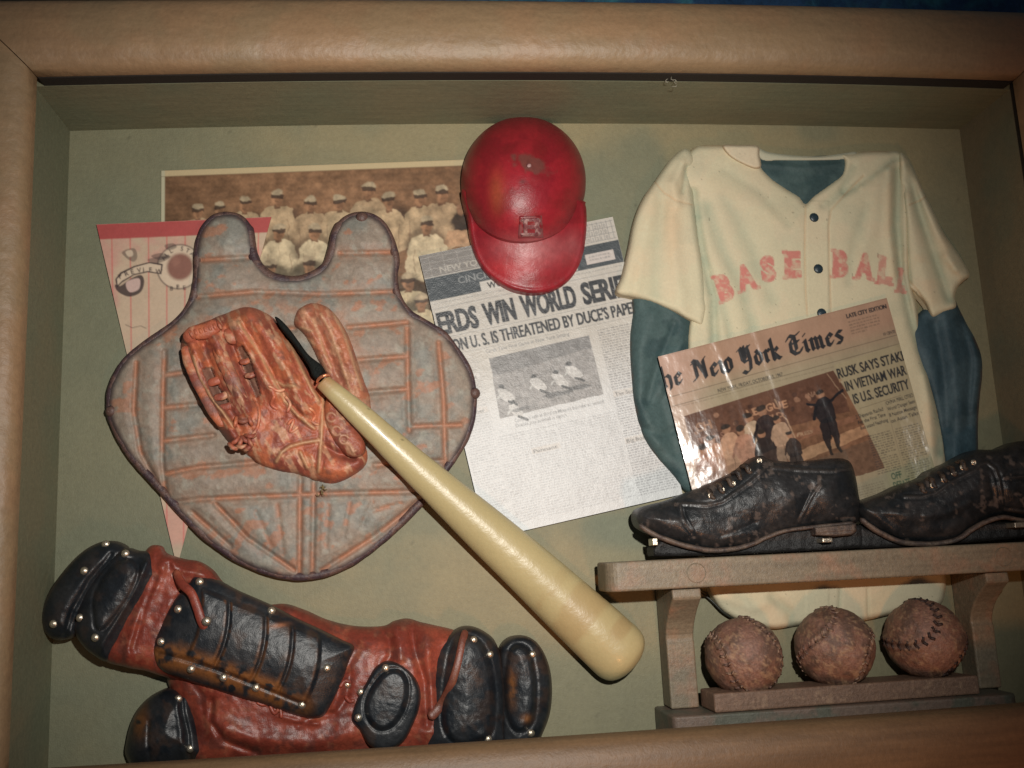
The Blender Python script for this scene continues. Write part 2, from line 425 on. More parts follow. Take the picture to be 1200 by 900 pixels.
m_shelfd = M('shelf_paint_dark', (.10, .10, .075), .5, bumps=((1.3, .45), (7, .7)), var=.25, varsize=5, color2=(.15, .105, .08), mixsize=40)
m_tray = M('tray_paint', (.19, .112, .075), .55, bumps=((1.3, .7), (6, .9)), var=.28, varsize=3.5, color2=(.27, .17, .11), mixsize=14, mixlo=.55, mixhi=.7, grain=((.15, 1, 1), 5, .12))
m_photo = M('photo_print', None, .42, bumps=((6, .15), (30, .8)), var=.05, varsize=2, spec=.35)
m_pennant = M('pennant_print', None, .5, bumps=((3, .15),), var=.06, varsize=4, spec=.3)
m_news = M('newsprint', None, .42, bumps=((1.6, .36), (7, .4), (30, 1.2)), var=.05, varsize=2.5, spec=.55)
m_gloss = M('glossy_newsprint', None, .27, bumps=((2.5, .06), (14, .4)), var=.05, varsize=2.5, spec=.6, coat=.5)
m_chest = M('chest_paint', None, .58, bumps=((1.4, .4), (5, .4)), var=.16, varsize=3)
m_bind = M('purple_brown_binding', (.05, .028, .034), .5, bumps=((1.4, .5), (5, .8)), var=.3, varsize=5, color2=(.10, .055, .045), mixsize=20)
m_glove = M('glove_leather', None, .48, bumps=((1.2, .4), (3.5, .7)), var=.16, varsize=3)
m_bat = M('bat_lacquer', None, .36, bumps=((2, .12), (14, .7)), var=.05, varsize=3, coat=.1)
m_wedge = M('black_wedge', (.012, .014, .013), .95, spec=.15, bumps=((1.5, 1.6), (4, 1.2)), var=.5, varsize=2)
m_copper = M('copper_ring', (.75, .30, .16), .3, metal=.7, bumps=((2, .3),))
m_red = M('helmet_paint', None, .40, bumps=((1.3, .22), (6, .35)), var=.10, varsize=4)
m_jersey = M('jersey_paint', None, .75, bumps=((1.2, .3), (6, .35)), var=.06, varsize=3, spec=.25)
m_under = M('undershirt_paint', None, .62, bumps=((1.3, .35), (6, .5)), var=.16, varsize=4, spec=.3)
m_button = M('dark_button', (.02, .035, .045), .35, bumps=((1.5, .3),), var=.3, varsize=3)
m_guard = M('guard_leather', None, .40, bumps=((1.3, .3), (4, .3)), var=.25, varsize=3)
m_brass = M('brass_stud', (.60, .53, .42), .3, metal=.85, bumps=((1.5, .5),), var=.25, varsize=3)
m_shoe = M('shoe_leather', None, .40, bumps=((1.3, .35), (4, .45)), var=.3, varsize=4, coat=.05)
m_sole = M('shoe_sole', (.07, .05, .042), .5, bumps=((1.5, .8),), var=.35, varsize=4, color2=(.12, .085, .065), mixsize=12)
m_plinth = M('black_plinth', (.014, .013, .013), .55, bumps=((1.5, 1.0), (5, 1)), var=.5, varsize=3)
m_ball = M('ball_leather', None, .5, bumps=((1.2, .7), (3.5, 1.2)), var=.3, varsize=2.6)
m_stitch = M('dark_stitch', (.04, .022, .018), .6, bumps=((1.5, .8),), var=.3, varsize=3)
m_wire = M('dark_wire', (.02, .022, .015), .5, bumps=((2, .2),))
m_moss = M('dry_moss', (.16, .12, .05), .8, bumps=((2, .5),), var=.4, varsize=2)
m_lint = M('grey_lint', (.3, .28, .22), .9, bumps=((2, .5),), var=.3, varsize=2)

# ---------------------------------------------------------------- setting behind the box
wallV = [(-1500, -900, -150), (1700, -900, -150), (1700, 1400, -150), (-1500, 1400, -150)]
meta(link_mesh('backdrop', wallV, [[0, 1, 2, 3]], m_dark), kind='structure')
# ---------------------------------------------------------------- cloth behind the top edge of the box
cx = np.linspace(-150, 1150, 220); cy = np.linspace(500, 900, 50); CX, CY = np.meshgrid(cx, cy, indexing='ij')
CZ = -70+26*fbm(CX, CY*.35, 70, 31)+10*np.sin(CX/23+3*fbm(CX, CY, 120, 8))
CX2 = CX-60*(CY > 0)*((CX < -100)*1.0)*fbm(CY, CX*0, 40, 3)
Vc = np.stack([CX2, CY, CZ], -1).reshape(-1, 3); ii = np.arange(220*50).reshape(220, 50)
qc = np.stack([ii[:-1, :-1], ii[1:, :-1], ii[1:, 1:], ii[:-1, 1:]], -1).reshape(-1, 4)
Vb = Vc-[0, 0, 3]; nc = len(Vc)
meta(link_mesh('blue_cloth', np.concatenate([Vc, Vb]), np.concatenate([qc, qc[:, ::-1]+nc]), m_cloth, at=Vc[0]), 'dark blue cloth hanging behind the top rail of the box', 'cloth')

# ---------------------------------------------------------------- the display box
box = thing('display_box', (170, -215, 0), 'olive painted wooden display box with brown rounded rails holding baseball things', 'display box')
XL, XR, YB, YT, ZF = -395, 737, -208, 534, 112
def bow(x): return 9*(1-((np.asarray(x, float)-170)/565)**2)
# back panel with its blotchy two-tone paint
bx = np.linspace(XL-8, XR+8, 300); by = np.linspace(YB-8, YT+14, 200); BX, BY = np.meshgrid(bx, by, indexing='ij')
tan = np.array([.245, .205, .112]); gg = np.array([.155, .160, .102])
n1 = fbm(BX, BY, 130, 41); n2 = fbm(BX, BY, 45, 51)
def blob(x, y, rx, ry, soft=.5): return 1-sstep(1-soft, 1+soft, np.sqrt(((BX-x)/rx)**2+((BY-y)/ry)**2)+(n2-.5)*.9)
tm = .38+.0*BX
tm = np.maximum(tm, .95*blob(190, 520, 430, 45)); tm = np.maximum(tm, .9*blob(120, -30, 170, 75)); tm = np.maximum(tm, .8*blob(640, 420, 120, 240))
tm = np.maximum(tm, .7*blob(350, 60, 110, 60)); tm = np.maximum(tm, .6*blob(250, -110, 120, 30)); tm = np.maximum(tm, .6*blob(-60, -60, 120, 40))
tm = tm*(1-.9*blob(285, 440, 62, 88, .35))*(1-.8*blob(270, 30, 70, 22, .4))*(1-.8*blob(-330, 200, 150, 500, .3))*(1-.7*blob(700, 300, 40, 190, .4))
tm = np.clip(tm+(n1-.5)*.5, 0, 1)
colb = mixc(gg, tan, tm)*(.93+.14*fbm(BX, BY, 16, 61))[..., None]
sp = (vnoise(BX/3.7, BY/3.7, 71) > .985)*.5
colb = colb*(1-sp[..., None]*.5)
Vp = np.stack([BX, BY, .5*fbm(BX, BY, 40, 5)], -1).reshape(-1, 3); ii = np.arange(300*200).reshape(300, 200)
qp = np.stack([ii[:-1, :-1], ii[1:, :-1], ii[1:, 1:], ii[:-1, 1:]], -1).reshape(-1, 4)
link_mesh('back_panel', Vp, qp, m_panel, box, colb.reshape(-1, 3))
boxm('backing_board', (XL-24, XR+24), (YB-24, YT+30), (-14, -2), m_dark, box, 1)
# side boards
def side_strip(name, pts, t, mat):     # pts: polyline (x, y) of the inner face, thickness direction t
    pts = np.array(pts, float); n = len(pts); zs = [-2, ZF]
    V = []
    for z in zs:
        for p in pts: V.append((p[0], p[1], z))
    for z in zs:
        for p in pts: V.append((p[0]+t[0], p[1]+t[1], z))
    Fc = []
    for i in range(n-1):
        Fc += [[i, i+1, n+i+1, n+i], [2*n+i+1, 2*n+i, 3*n+i, 3*n+i+1], [n+i, n+i+1, 3*n+i+1, 3*n+i], [i+1, i, 2*n+i, 2*n+i+1]]
    Fc += [[0, n, 3*n, 2*n], [n-1, 3*n-1, 4*n-1, 2*n-1]]
    return link_mesh(name, V, Fc, mat, box, smooth=False)
xs = np.linspace(XL-14, XR+14, 40)
side_strip('side_board', [(x, YT+bow(x)) for x in xs], (0, 14), m_wall)
side_strip('side_board', [(x, YB) for x in xs], (0, -14), m_wall)
side_strip('side_board', [(XL, y) for y in np.linspace(YB+.5, YT+3, 12)], (-14, 0), m_wall)
side_strip('side_board', [(XR, y) for y in np.linspace(YB+.5, YT+3, 12)], (14, 0), m_wallr)
# near-black strips that paint in the shade of the groove behind the rails
xg = np.linspace(XL-10, XR+10, 40)
def swept(name, path, prof_, mat, closed_prof=True, smooth=True, mitre=None):
    # path: list of (origin xyz, outward dir xyz); profile: (outward, z)
    V = []; n = len(prof_)
    for (o_, d_) in path:
        for (a, z) in prof_: V.append((o_[0]+d_[0]*a, o_[1]+d_[1]*a, z))
    Fc = []
    for i in range(len(path)-1):
        for j in range(n):
            k = (j+1) % n; Fc.append([i*n+j, i*n+k, (i+1)*n+k, (i+1)*n+j])
    Fc += [list(range(n))[::-1], [(len(path)-1)*n+k for k in range(n)]]
    import bmesh
    me = link_mesh(name, V, Fc, mat, box, smooth=smooth)
    bm = bmesh.new(); bm.from_mesh(me.data); bmesh.ops.recalc_face_normals(bm, faces=bm.faces); bm.to_mesh(me.data); bm.free()
    return me
ZR = 128; WR = 82; HR = 22
pr = [(0, ZR)]
for k in range(0, 19):
    a = math.pi*k/18; pr.append((WR/2-WR/2*math.cos(a), ZR+5+HR*math.sin(a)**.8))
pr.append((WR, ZR)); 
prg = [(-1.5, ZF+.3), (-1.5, ZR+1), (WR-12, ZR+1), (WR-12, ZF+.3)]
IL, IR, IB, IT = XL+8, XR-6, -176, 536
def rail(side):
    P_ = []
    n = 30
    for k in range(n):
        t = k/(n-1)
        if side == 't':
            x = IL+(IR-IL)*t; dx = -1 if t == 0 else (1 if t == 1 else 0)
            sx = 0
            P_.append(((x, IT+bow(x), 0), (0, 1), t))
        if side == 'b':
            x = IL+(IR-IL)*t; P_.append(((x, IB-.35*bow(x)+4, 0), (0, -1), t))
        if side == 'l':
            y = IB+(IT-IB)*t; P_.append(((IL-0*t, y, 0), (-1, 0), t))
        if side == 'r':
            y = IB+(IT-IB)*t; P_.append(((IR, y, 0), (1, 0), t))
    return P_
def build_rail(side, mat):
    P_ = rail(side)
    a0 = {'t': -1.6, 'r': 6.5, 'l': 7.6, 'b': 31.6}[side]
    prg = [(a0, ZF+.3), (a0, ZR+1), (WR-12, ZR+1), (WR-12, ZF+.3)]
    for (prf, mm, nm) in ((pr, mat, 'rail'), (prg, m_groove_shade, 'groove_shade_strip')):
        V = []; n = len(prf)
        gap = .5
        for (o_, d_, t) in P_:
            for (a, z) in prf:
                if side in 'tb':   # stretch lengthwise towards the mitre
                    xx = (IL-a+gap)+((IR+a-gap)-(IL-a+gap))*t; V.append((xx, o_[1]+d_[1]*a, z))
                else:
                    yy = (IB-a+gap)+((IT+a-gap)-(IB-a+gap))*t; V.append((o_[0]+d_[0]*a, yy, z))
        Fc = []
        for i in range(len(P_)-1):
            for j in range(n):
                k = (j+1) % n; Fc.append([i*n+j, i*n+k, (i+1)*n+k, (i+1)*n+j])
        Fc += [list(range(n))[::-1], [(len(P_)-1)*n+k for k in range(n)]]
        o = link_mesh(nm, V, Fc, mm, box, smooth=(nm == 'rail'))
        import bmesh
        bm = bmesh.new(); bm.from_mesh(o.data); bmesh.ops.recalc_face_normals(bm, faces=bm.faces)
        for e in bm.edges:
            if len(e.link_faces) == 2 and e.calc_face_angle(0) > .9: e.smooth = False
        bm.to_mesh(o.data); bm.free()
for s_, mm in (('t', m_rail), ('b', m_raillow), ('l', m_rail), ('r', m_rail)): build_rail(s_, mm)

# ---------------------------------------------------------------- team photograph
ink = (.045, .028, .018)
sh = Sheet(410, 200, (.27, .155, .085), 2.5)
X, Y = sh.xx, sh.yy
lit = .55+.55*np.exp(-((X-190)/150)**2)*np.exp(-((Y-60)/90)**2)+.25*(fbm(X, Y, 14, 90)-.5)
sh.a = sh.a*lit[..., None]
brick = .92+.08*((np.floor(Y/3.2) % 2) > 0); sh.a[:int(75*2.5)] *= brick[:int(75*2.5), :, None]
def man(x, y, s=1.0, shirt=(.50, .40, .25), face=(.36, .20, .11), cap=(.40, .33, .22), seat=False):
    rs = np.random.RandomState(int(x*7+y)); w = 13.8*s*(.9+.2*rs.rand()); x0_ = x; x = x+rs.uniform(-1.5, 1.5)
    sh.poly([(x-w*.35, y+9*s), (x-w*.9, y+13*s), (x-w*1.15, y+24*s), (x-w*1.1, y+46*s), (x+w*1.1, y+46*s), (x+w*1.15, y+24*s), (x+w*.9, y+13*s), (x+w*.35, y+9*s)], shirt, .95, True)
    sh.line([(x-w*.75, y+22*s), (x-w*.7, y+44*s)], 1.2, (.2, .13, .08), .6); sh.line([(x+w*.75, y+22*s), (x+w*.7, y+44*s)], 1.2, (.2, .13, .08), .6)
    sh.line([(x, y+12*s), (x+.5, y+44*s)], .7, (.28, .2, .13), .5)
    sh.poly([(x-2.6*s, y+5*s), (x-3*s, y+11*s), (x+3*s, y+11*s), (x+2.6*s, y+5*s)], (.17, .095, .055))
    sh.ell(x, y+2.5*s, 5.2*s, 6.8*s, face); sh.ell(x+1.5, y+4.5*s, 3.6*s, 4.2*s, (.15, .08, .045), .55)
    sh.rect(x-3*s, y+.6*s, x+3.4*s, y+1.8*s, ink, .55); sh.rect(x-1.6*s, y+5.2*s, x+1.8*s, y+6*s, ink, .4)
    sh.ell(x, y-3.2*s, 6.2*s, 4.3*s, cap); sh.poly([(x-6*s, y-1.8*s), (x+6.4*s, y-1.8*s), (x+6*s, y+1.6*s), (x-5.6*s, y+1.4*s)], (.07, .042, .028), .95)
    sh.ell(x-1*s, y+30*s, 4*s, 9*s, np.array(shirt)*.8, .5)
# (x, y) on the sheet: photograph position minus the sheet corner
L0 = lambda px, py: ((px-189), (py-200)+(px-189)*.036)
for px in range(300, 545, 14): sh.ell(px-189, 62+(px*7)%9, 13, 14, (.06, .036, .024), .75, soft=.6)
for px, py, k in ((232, 246, .95), (258, 243, .95), (285, 238, 1), (323, 230, 1.1), (364, 238, 1.1), (397, 236, 1.1), (432, 222, 1.15), (455, 234, 1.15), (491, 230, 1.15), (518, 226, 1.2)):
    man(*L0(px, py), k*1.12, shirt=(.46, .35, .215) if px % 2 else (.42, .31, .19))
x_, y_ = L0(538, 248); sh.ell(x_, y_+12, 11, 14, (.05, .035, .025)); sh.ell(x_+1, y_-3, 6, 7, (.30, .17, .1)); sh.poly([(x_-14, y_+22), (x_-22, y_+40), (x_+10, y_+42), (x_+16, y_+20)], (.42, .27, .16))
for px, py, k in ((327, 270, 1.25), (367, 270, 1.25), (412, 268, 1.2), (498, 262, 1.35)):
    x_, y_ = L0(px, py); sh.ell(x_, y_+22, 26, 20, (.08, .05, .03), .6); man(x_, y_, k, shirt=(.55, .47, .31))
for px, py, k in ((318, 312, 1.3), (362, 308, 1.3), (440, 312, 1.3), (478, 328, 1.35), (492, 352, 1.2)):
    x_, y_ = L0(px, py); sh.ell(x_, y_+16, 26, 22, (.05, .035, .02), .8); man(x_, y_, k, shirt=(.55, .47, .30))
sh.warp(5, 8, 409, 199, 2.6, 7, 301); sh.mottle(5, 8, 409, 199, 8, .5, 302); sh.mottle(5, 8, 409, 199, 2.2, .22, 303)
sh.a *= np.array([.86, .82, .80])
sh.rect(0, 0, 410, 7, (.46, .37, .22)); sh.rect(0, 0, 4.2, 200, (.42, .40, .28)); sh.rect(0, 6.6, 410, 7.4, (.12, .07, .04), .6)
sh.soften(3)
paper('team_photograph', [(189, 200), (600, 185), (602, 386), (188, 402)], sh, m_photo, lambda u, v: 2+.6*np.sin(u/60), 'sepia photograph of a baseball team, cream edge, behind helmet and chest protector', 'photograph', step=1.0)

# ---------------------------------------------------------------- pennant
sh = Sheet(206, 398, (.47, .36, .26), 2.5); X, Y = sh.xx, sh.yy
sh.a *= (.92+.16*fbm(X, Y, 30, 17))[..., None]; sh.a = mixc(sh.a, (.50, .27, .22), .75*sstep(.42, .62, fbm(X, Y, 45, 23)))
for k in range(10): sh.line([(18+k*21.5, 18), (24+k*19.5, 398)], 1.6, (.50, .085, .085), .62)
sh.rect(0, 0, 206, 18, (.36, .06, .06), .95)
bl = (fbm(X, Y, 12, 37)-.5)*.2; sh.a = np.clip(sh.a*(1+bl[..., None]*.6), 0, 1)
dk = (.045, .03, .032); cr = (.55, .44, .33)
sh.ell(97, 54, 27, 27, dk, .85, soft=.06); sh.ell(97, 54, 25.6, 25.6, cr, 1, soft=.06); sh.ell(98, 54, 16.5, 17, (.20, .085, .065), .95, soft=.25); sh.ell(93, 48, 6, 7, (.32, .16, .12), .5, soft=.8)
def arc(txt, cx_, cy_, r, a0, a1, h, flip=1):
    for i, c in enumerate(txt):
        a = a0+(a1-a0)*i/max(1, len(txt)-1)
        if c != ' ':
            T = math.radians(a); sh.text(c, cx_+r*math.sin(T)-h*.3*math.cos(T), cy_-r*math.cos(T)-h*.3*math.sin(T), h, None, .02, dk, rot=T)
arc('ALL STAR', 97, 54, 18.8, -62, 62, 5.2)
arc('BEE', 97, 56, -26.5, -20, 20, 0.01)
for i, c in enumerate('BEE'): sh.text(c, 86+i*8, 80-abs(i-1)*-1.2, 5.0, None, .02, dk, rot=-.16*(i-1))
# ribbon
rib = [(22, 66), (28, 58), (44, 51), (62, 47), (78, 50), (76, 62), (60, 59), (44, 62), (30, 70), (24, 76)]
sh.poly(rib, dk, 1); sh.poly([(24, 66), (30, 59.5), (45, 52.5), (62, 48.5), (76, 51.5), (74.8, 60.5), (60, 57.5), (44, 60.5), (30, 68), (25, 73)], cr)
sh.poly([(22, 72), (28, 74), (40, 66), (52, 62), (56, 70), (52, 82), (40, 87), (30, 84), (23, 78)], dk, .9, True); sh.poly([(36, 69), (50, 66), (50, 78), (40, 82), (35, 76)], (.50, .36, .32), 1, True)
for i, c in enumerate('PREVIEW'):
    t = i/6; sh.text(c, 27.5+t*41, 66.2-10.5*math.sin(t*2.0)+t*4.5-.5, 5.6, None, .02, dk, rot=-.5+.62*t)
for q_ in ([(30, 34), (44, 30), (48, 40), (44, 46), (36, 42)], [(64, 40), (76, 37), (86, 42), (74, 45)], [(80, 28), (90, 26), (94, 31), (84, 34)], [(60, 44), (72, 49), (86, 43), (84, 40)]): sh.poly(q_, dk, .55, True)
sh.poly([(34, 34), (41, 32), (43, 38), (38, 40)], cr, .9, True)
sh.ell(95, 132, 13, 10, dk, .75, rot=-.4, soft=.15); sh.ell(95, 132, 9, 6.5, (.40, .25, .22), .9, rot=-.4, soft=.3); sh.text('AL', 89, 135, 6, None, .02, dk, rot=-.4)
sh.line([(34, 120), (42, 124), (52, 122), (58, 125)], 1, dk, .6)
sh.soften(2)
# a triangle: the sheet narrows to the tip
pen_q = np.array([(113, 263), (318, 254), (313, 655), (109, 655)], float)
def pen_col(px, py, d, z, sh=sh):
    u = (px-113)/205; v = (py-(263-9*u))/(655-(263-9*u)); return sh.at(np.clip(u, 0, 1)*205, np.clip(v, 0, 1)*397)
pen_o, _ = relief('pennant', [(113, 263), (215, 258.6), (318, 254), (263, 454), (210, 655), (205, 655), (159, 459)], lambda px, py, d: 4.6+.5*np.sin(py/40), m_pennant, None, zb=3.6, step=1.0, col=pen_col, smooth_outline=False, at=PJ(207, 400, 4))
meta(pen_o, 'cream and red pinstriped pennant with PREVIEW ribbon, its tip pointing down', 'pennant')

# ---------------------------------------------------------------- World Series newspaper
NW, NH = 233, 340
sh = Sheet(NW, NH, (.43, .405, .36), 3.0); X, Y = sh.xx, sh.yy
sh.a = mixc(sh.a, (.54, .55, .55), sstep(120, 230, Y)*.9); sh.a *= (.95+.1*fbm(X, Y, 22, 12))[..., None]  # lower half whitened: flash glare painted into the paper colour
k = (.018, .02, .024); lk = (.17, .17, .17)
# top: line score table, dark band, title boxes
sh.rect(0, 0, 172, 27, (.16, .15, .14), .9)
for i in range(9): sh.line([(10+i*17, 3), (10+i*17, 27)], .8, (.32, .3, .27), .6)
for j in range(4): sh.line([(0, 4+j*7), (172, 4+j*7)], .8, (.33, .31, .28), .55)
sh.text('NEW YORK', 20, 24, 7, 60, .02, (.36, .34, .3)); sh.text('INNINGS', 92, 12, 6, 40, .02, (.36, .34, .3))
for i in range(11): sh.line([(174+i*5.5, 3), (174+i*5.5, 25)], .7, lk, .8)
for j in range(4): sh.line([(172, 4+j*7), (231, 4+j*7)], .7, lk, .8)
for i in range(9):
    for j in range(3): sh.text('0123'[(i*j+i) % 4], 175.5+i*5.5, 10+j*7, 4, None, .01, lk)
sh.rect(0, 28, NW, 55, (.045, .055, .062)); sh.text('CINCINNATI ST. LOUIS', 38, 41, 8, 130, .01, (.20, .21, .21))
sh.rect(62, 44, 110, 55.5, (.46, .44, .40)); sh.text('WORLD', 70, 53.5, 7.5, 36, .03, k)
sh.rect(190, 38, 224, 50, (.46, .42, .39)); sh.greek(194, 40.5, 220, 48, 4, lk, 5, .6)
sh.rect(150, 44, 178, 54, (.44, .42, .38)); sh.text('SERIES', 152, 52.5, 6.5, 24, .02, k)
sh.greek(4, 58, 230, 61.5, 3, lk, 8, .5); sh.line([(0, 64.5), (NW, 64.5)], .7, lk, .7)
sh.text('ERDS', 3.5, 95, 25.5, 47, .035, k, dil=3); sh.text('WIN', 58, 95, 25.5, 37, .035, k, dil=3); sh.text('WORLD', 103, 95, 25.5, 65, .035, k, dil=3); sh.text('SERIES', 176, 95, 25.5, 60, .035, k, dil=3)
sh.line([(0, 99.5), (NW, 99.5)], .6, lk, .6)
sh.text("ON U. S. IS THREATENED BY DUCE'S PAPER", 14, 117.5, 14.5, 222, .02, k, dil=2)
sh.line([(0, 121), (NW, 121)], .6, lk, .5)
sh.text('Cards Take Final Game in New York Setting', 50, 127.5, 4.6, 100, .005, lk)
# gutters and columns of print
for i, (a, b) in enumerate(((3, 36), (39, 72), (75, 108), (111, 144), (147, 180), (183, 230))):
    y0 = 128 if a < 38 or a > 170 else 226
    sh.greek(a, y0, b, NH-8, 3.0, (.10, .10, .11), 20+i, .6 if a > 150 else .34)
    sh.line([(b+1.5, y0), (b+1.5, NH-6)], .5, (.3, .3, .3), .4)
for i, (a, y) in enumerate(((183, 205), (183, 262), (3, 150), (3, 190), (75, 250))): sh.rect(a, y-2, a+34, y+5, (.5, .48, .45)); sh.text(('The Score', 'Big Board', 'Star Is Out', 'Weather', 'Pennant')[i], a+2, y+4, 4.2, 28, .01, (.13, .13, .13))
# action picture
pc = [(52, 134), (172, 132), (172, 204), (48, 206)]
sh.poly(pc, (.245, .235, .225)); b = (slice(int(134*3), int(204*3)), slice(int(50*3), int(172*3)))
sh.a[b] *= (.75+.5*fbm(X[b], Y[b], 9, 33, 5))[..., None]; sh.poly([(52, 134), (172, 132), (172, 147), (52, 156)], (.12, .12, .12), .55)
for (x, y, s) in ((58, 170, 1), (98, 166, 1), (124, 166, .9), (141, 160, 1.1), (66, 190, .8)):
    sh.ell(x, y, 3.6*s, 3.2*s, (.06, .06, .06)); sh.poly([(x-5, y+3), (x+5*s, y+4), (x+12*s, y+16), (x+5, y+20), (x-2, y+14)], (.44, .43, .41), 1, True)
    sh.line([(x+4, y+18), (x+13, y+24)], 3, (.07, .07, .07)); sh.line([(x-3, y+8), (x-8, y+13)], 2, (.4, .4, .38))
sh.ell(120, 192, 20, 3, (.08, .08, .08), .8); sh.ell(146, 190, 16, 3, (.08, .08, .08), .8); sh.ell(74, 200, 12, 2.5, (.1, .1, .1), .7)
sh.warp(50, 134, 172, 205, 1.6, 7, 311); sh.mottle(50, 134, 172, 205, 2.5, .35, 312)
sh.text("Cooper is safe at third on Moore's bounder to second", 64, 214, 4.4, 106, .006, (.2, .2, .2)); sh.text('Double play averted in eighth', 64, 220, 4.2, 60, .006, (.2, .2, .2))
sh.soften(1)
zn1 = lambda u, v: 7+1.2*np.sin(u/50+1)*np.sin(v/70)+1.2*fbm(u, v, 60, 6)
paper('world_series_newspaper', [(491, 300), (718, 254), (800, 579), (570, 632)], sh, m_news, zn1,
      'grey old newspaper page headed WIN WORLD SERIES, under the red helmet', 'newspaper', step=.72)

# ---------------------------------------------------------------- studs shared between things
def hemi_mesh(name, r, flat, mat, ring=False):
    n, m_ = 12, 4; V = []; Fc = []
    for i in range(m_):
        a = math.pi/2*i/m_
        for j in range(n):
            b_ = 2*math.pi*j/n; V.append((r*math.cos(a)*math.cos(b_), r*math.cos(a)*math.sin(b_), r*flat*math.sin(a)))
    V.append((0, 0, r*flat)); V = np.array(V)
    for i in range(m_-1):
        for j in range(n): k_ = (j+1) % n; Fc.append([i*n+j, i*n+k_, (i+1)*n+k_, (i+1)*n+j])
    for j in range(n): Fc.append([(m_-1)*n+j, (m_-1)*n+(j+1) % n, m_*n])
    Fc.append(list(range(n))[::-1])
    me = bpy.data.meshes.new(name); me.from_pydata(W(V).tolist(), [], Fc); me.polygons.foreach_set('use_smooth', np.ones(len(me.polygons), bool)); me.materials.append(mat)
    return me
def rim_mesh(name, r, t, mat):     # an eyelet: small torus
    V = []; Fc = []; n, k = 14, 6
    for i in range(n):
        for j in range(k):
            a, b_ = 2*math.pi*i/n, 2*math.pi*j/k
            V.append(((r+t*math.cos(b_))*math.cos(a), (r+t*math.cos(b_))*math.sin(a), t*math.sin(b_)))
    for i in range(n):
        for j in range(k): Fc.append([i*k+j, ((i+1) % n)*k+j, ((i+1) % n)*k+(j+1) % k, i*k+(j+1) % k])
    me = bpy.data.meshes.new(name); me.from_pydata(W(np.array(V)).tolist(), [], Fc); me.polygons.foreach_set('use_smooth', np.ones(len(me.polygons), bool)); me.materials.append(mat)
    return me
def put(name, me, px, py, z, parent, rot=(0, 0, 0), s=1.0):
    o = bpy.data.objects.new(name, me); sc.collection.objects.link(o); o.parent = parent
    org = np.zeros(3); q = parent
    while q is not None: org += np.array(q.location); q = q.parent
    o.location = Vector(W(PJ(px, py, z))-org); o.rotation_euler = rot; o.scale = (s, s, s); return o
stud_me = hemi_mesh('rivet', 4.6, .75, m_brass); stud_small = hemi_mesh('rivet', 3.3, .7, m_brass)
button_me = hemi_mesh('button', 6.2, .35, m_button); eyelet_me = rim_mesh('eyelet', 3.0, 1.5, m_brass)

# ---------------------------------------------------------------- chest protector
chest = thing('chest_protector', PJ(340, 670, 0), 'grey and orange quilted catcher chest protector with dark purple binding, under the glove', 'chest protector')
CO = [(228, 300), (231, 280), (238, 264), (251, 252), (268, 249), (284, 254), (294, 268), (298, 290), (304, 308), (318, 321), (340, 326), (362, 322), (380, 310), (387, 290), (392, 270), (403, 255), (420, 249), (438, 252), (452, 263), (462, 283), (467, 305), (465, 325), (469, 345), (481, 364), (503, 378), (523, 391), (539, 412), (551, 432), (557, 455), (557, 482), (551, 507), (538, 532), (518, 562), (498, 588), (470, 617), (440, 643), (412, 662), (385, 674), (355, 679), (325, 676), (290, 664), (262, 648), (236, 628), (208, 600), (185, 574), (165, 552), (146, 528), (133, 504), (126, 482), (127, 458), (135, 437), (148, 418), (166, 403), (188, 388), (208, 372), (222, 352), (228, 325)]
CH = [[(193, 412), (191, 470), (190, 540), (196, 592)], [(160, 425), (157, 480), (165, 530), (186, 570)], [(477, 385), (478, 440), (480, 505)], [(514, 402), (520, 470), (522, 545)],
      [(352, 560), (351, 676)], [(368, 556), (366, 676)], [(252, 590), (290, 630), (345, 668)], [(490, 588), (440, 628), (378, 668)], [(225, 600), (270, 640)],
      [(195, 590), (235, 585), (300, 582), (400, 578), (490, 576)], [(192, 556), (230, 548), (300, 542)], [(192, 517), (250, 510)], [(192, 478), (236, 474)], [(192, 440), (222, 436)],
      [(232, 348), (300, 342), (380, 345), (462, 342)], [(408, 384), (477, 378)], [(420, 422), (476, 418)], [(430, 460), (478, 456)], [(398, 297), (458, 296)], [(236, 305), (292, 302)], [(440, 545), (520, 540)], [(480, 500), (540, 498)], [(236, 390), (300, 384), (345, 386)]]
CH2 = [[(300, 600), (318, 640)], [(325, 592), (332, 650)], [(385, 592), (382, 640)], [(410, 590), (402, 630)], [(436, 588), (425, 615)], [(262, 600), (280, 615)], [(430, 600), (470, 590)]]
def chest_h(px, py, d):
    g = strokes(px, py, CH); g2 = strokes(px, py, CH2)
    return 7+15*prof(d, 60)+4.2*(1-np.exp(-(g/8)**2))-2.6*np.exp(-(g/2.6)**2)+.9*np.exp(-((g-4.5)/1.6)**2)-1.6*np.exp(-(g2/3)**2)+2.2*(fbm(px, py, 17, 101)-.5)+1.0*(fbm(px, py, 5, 102)-.5)
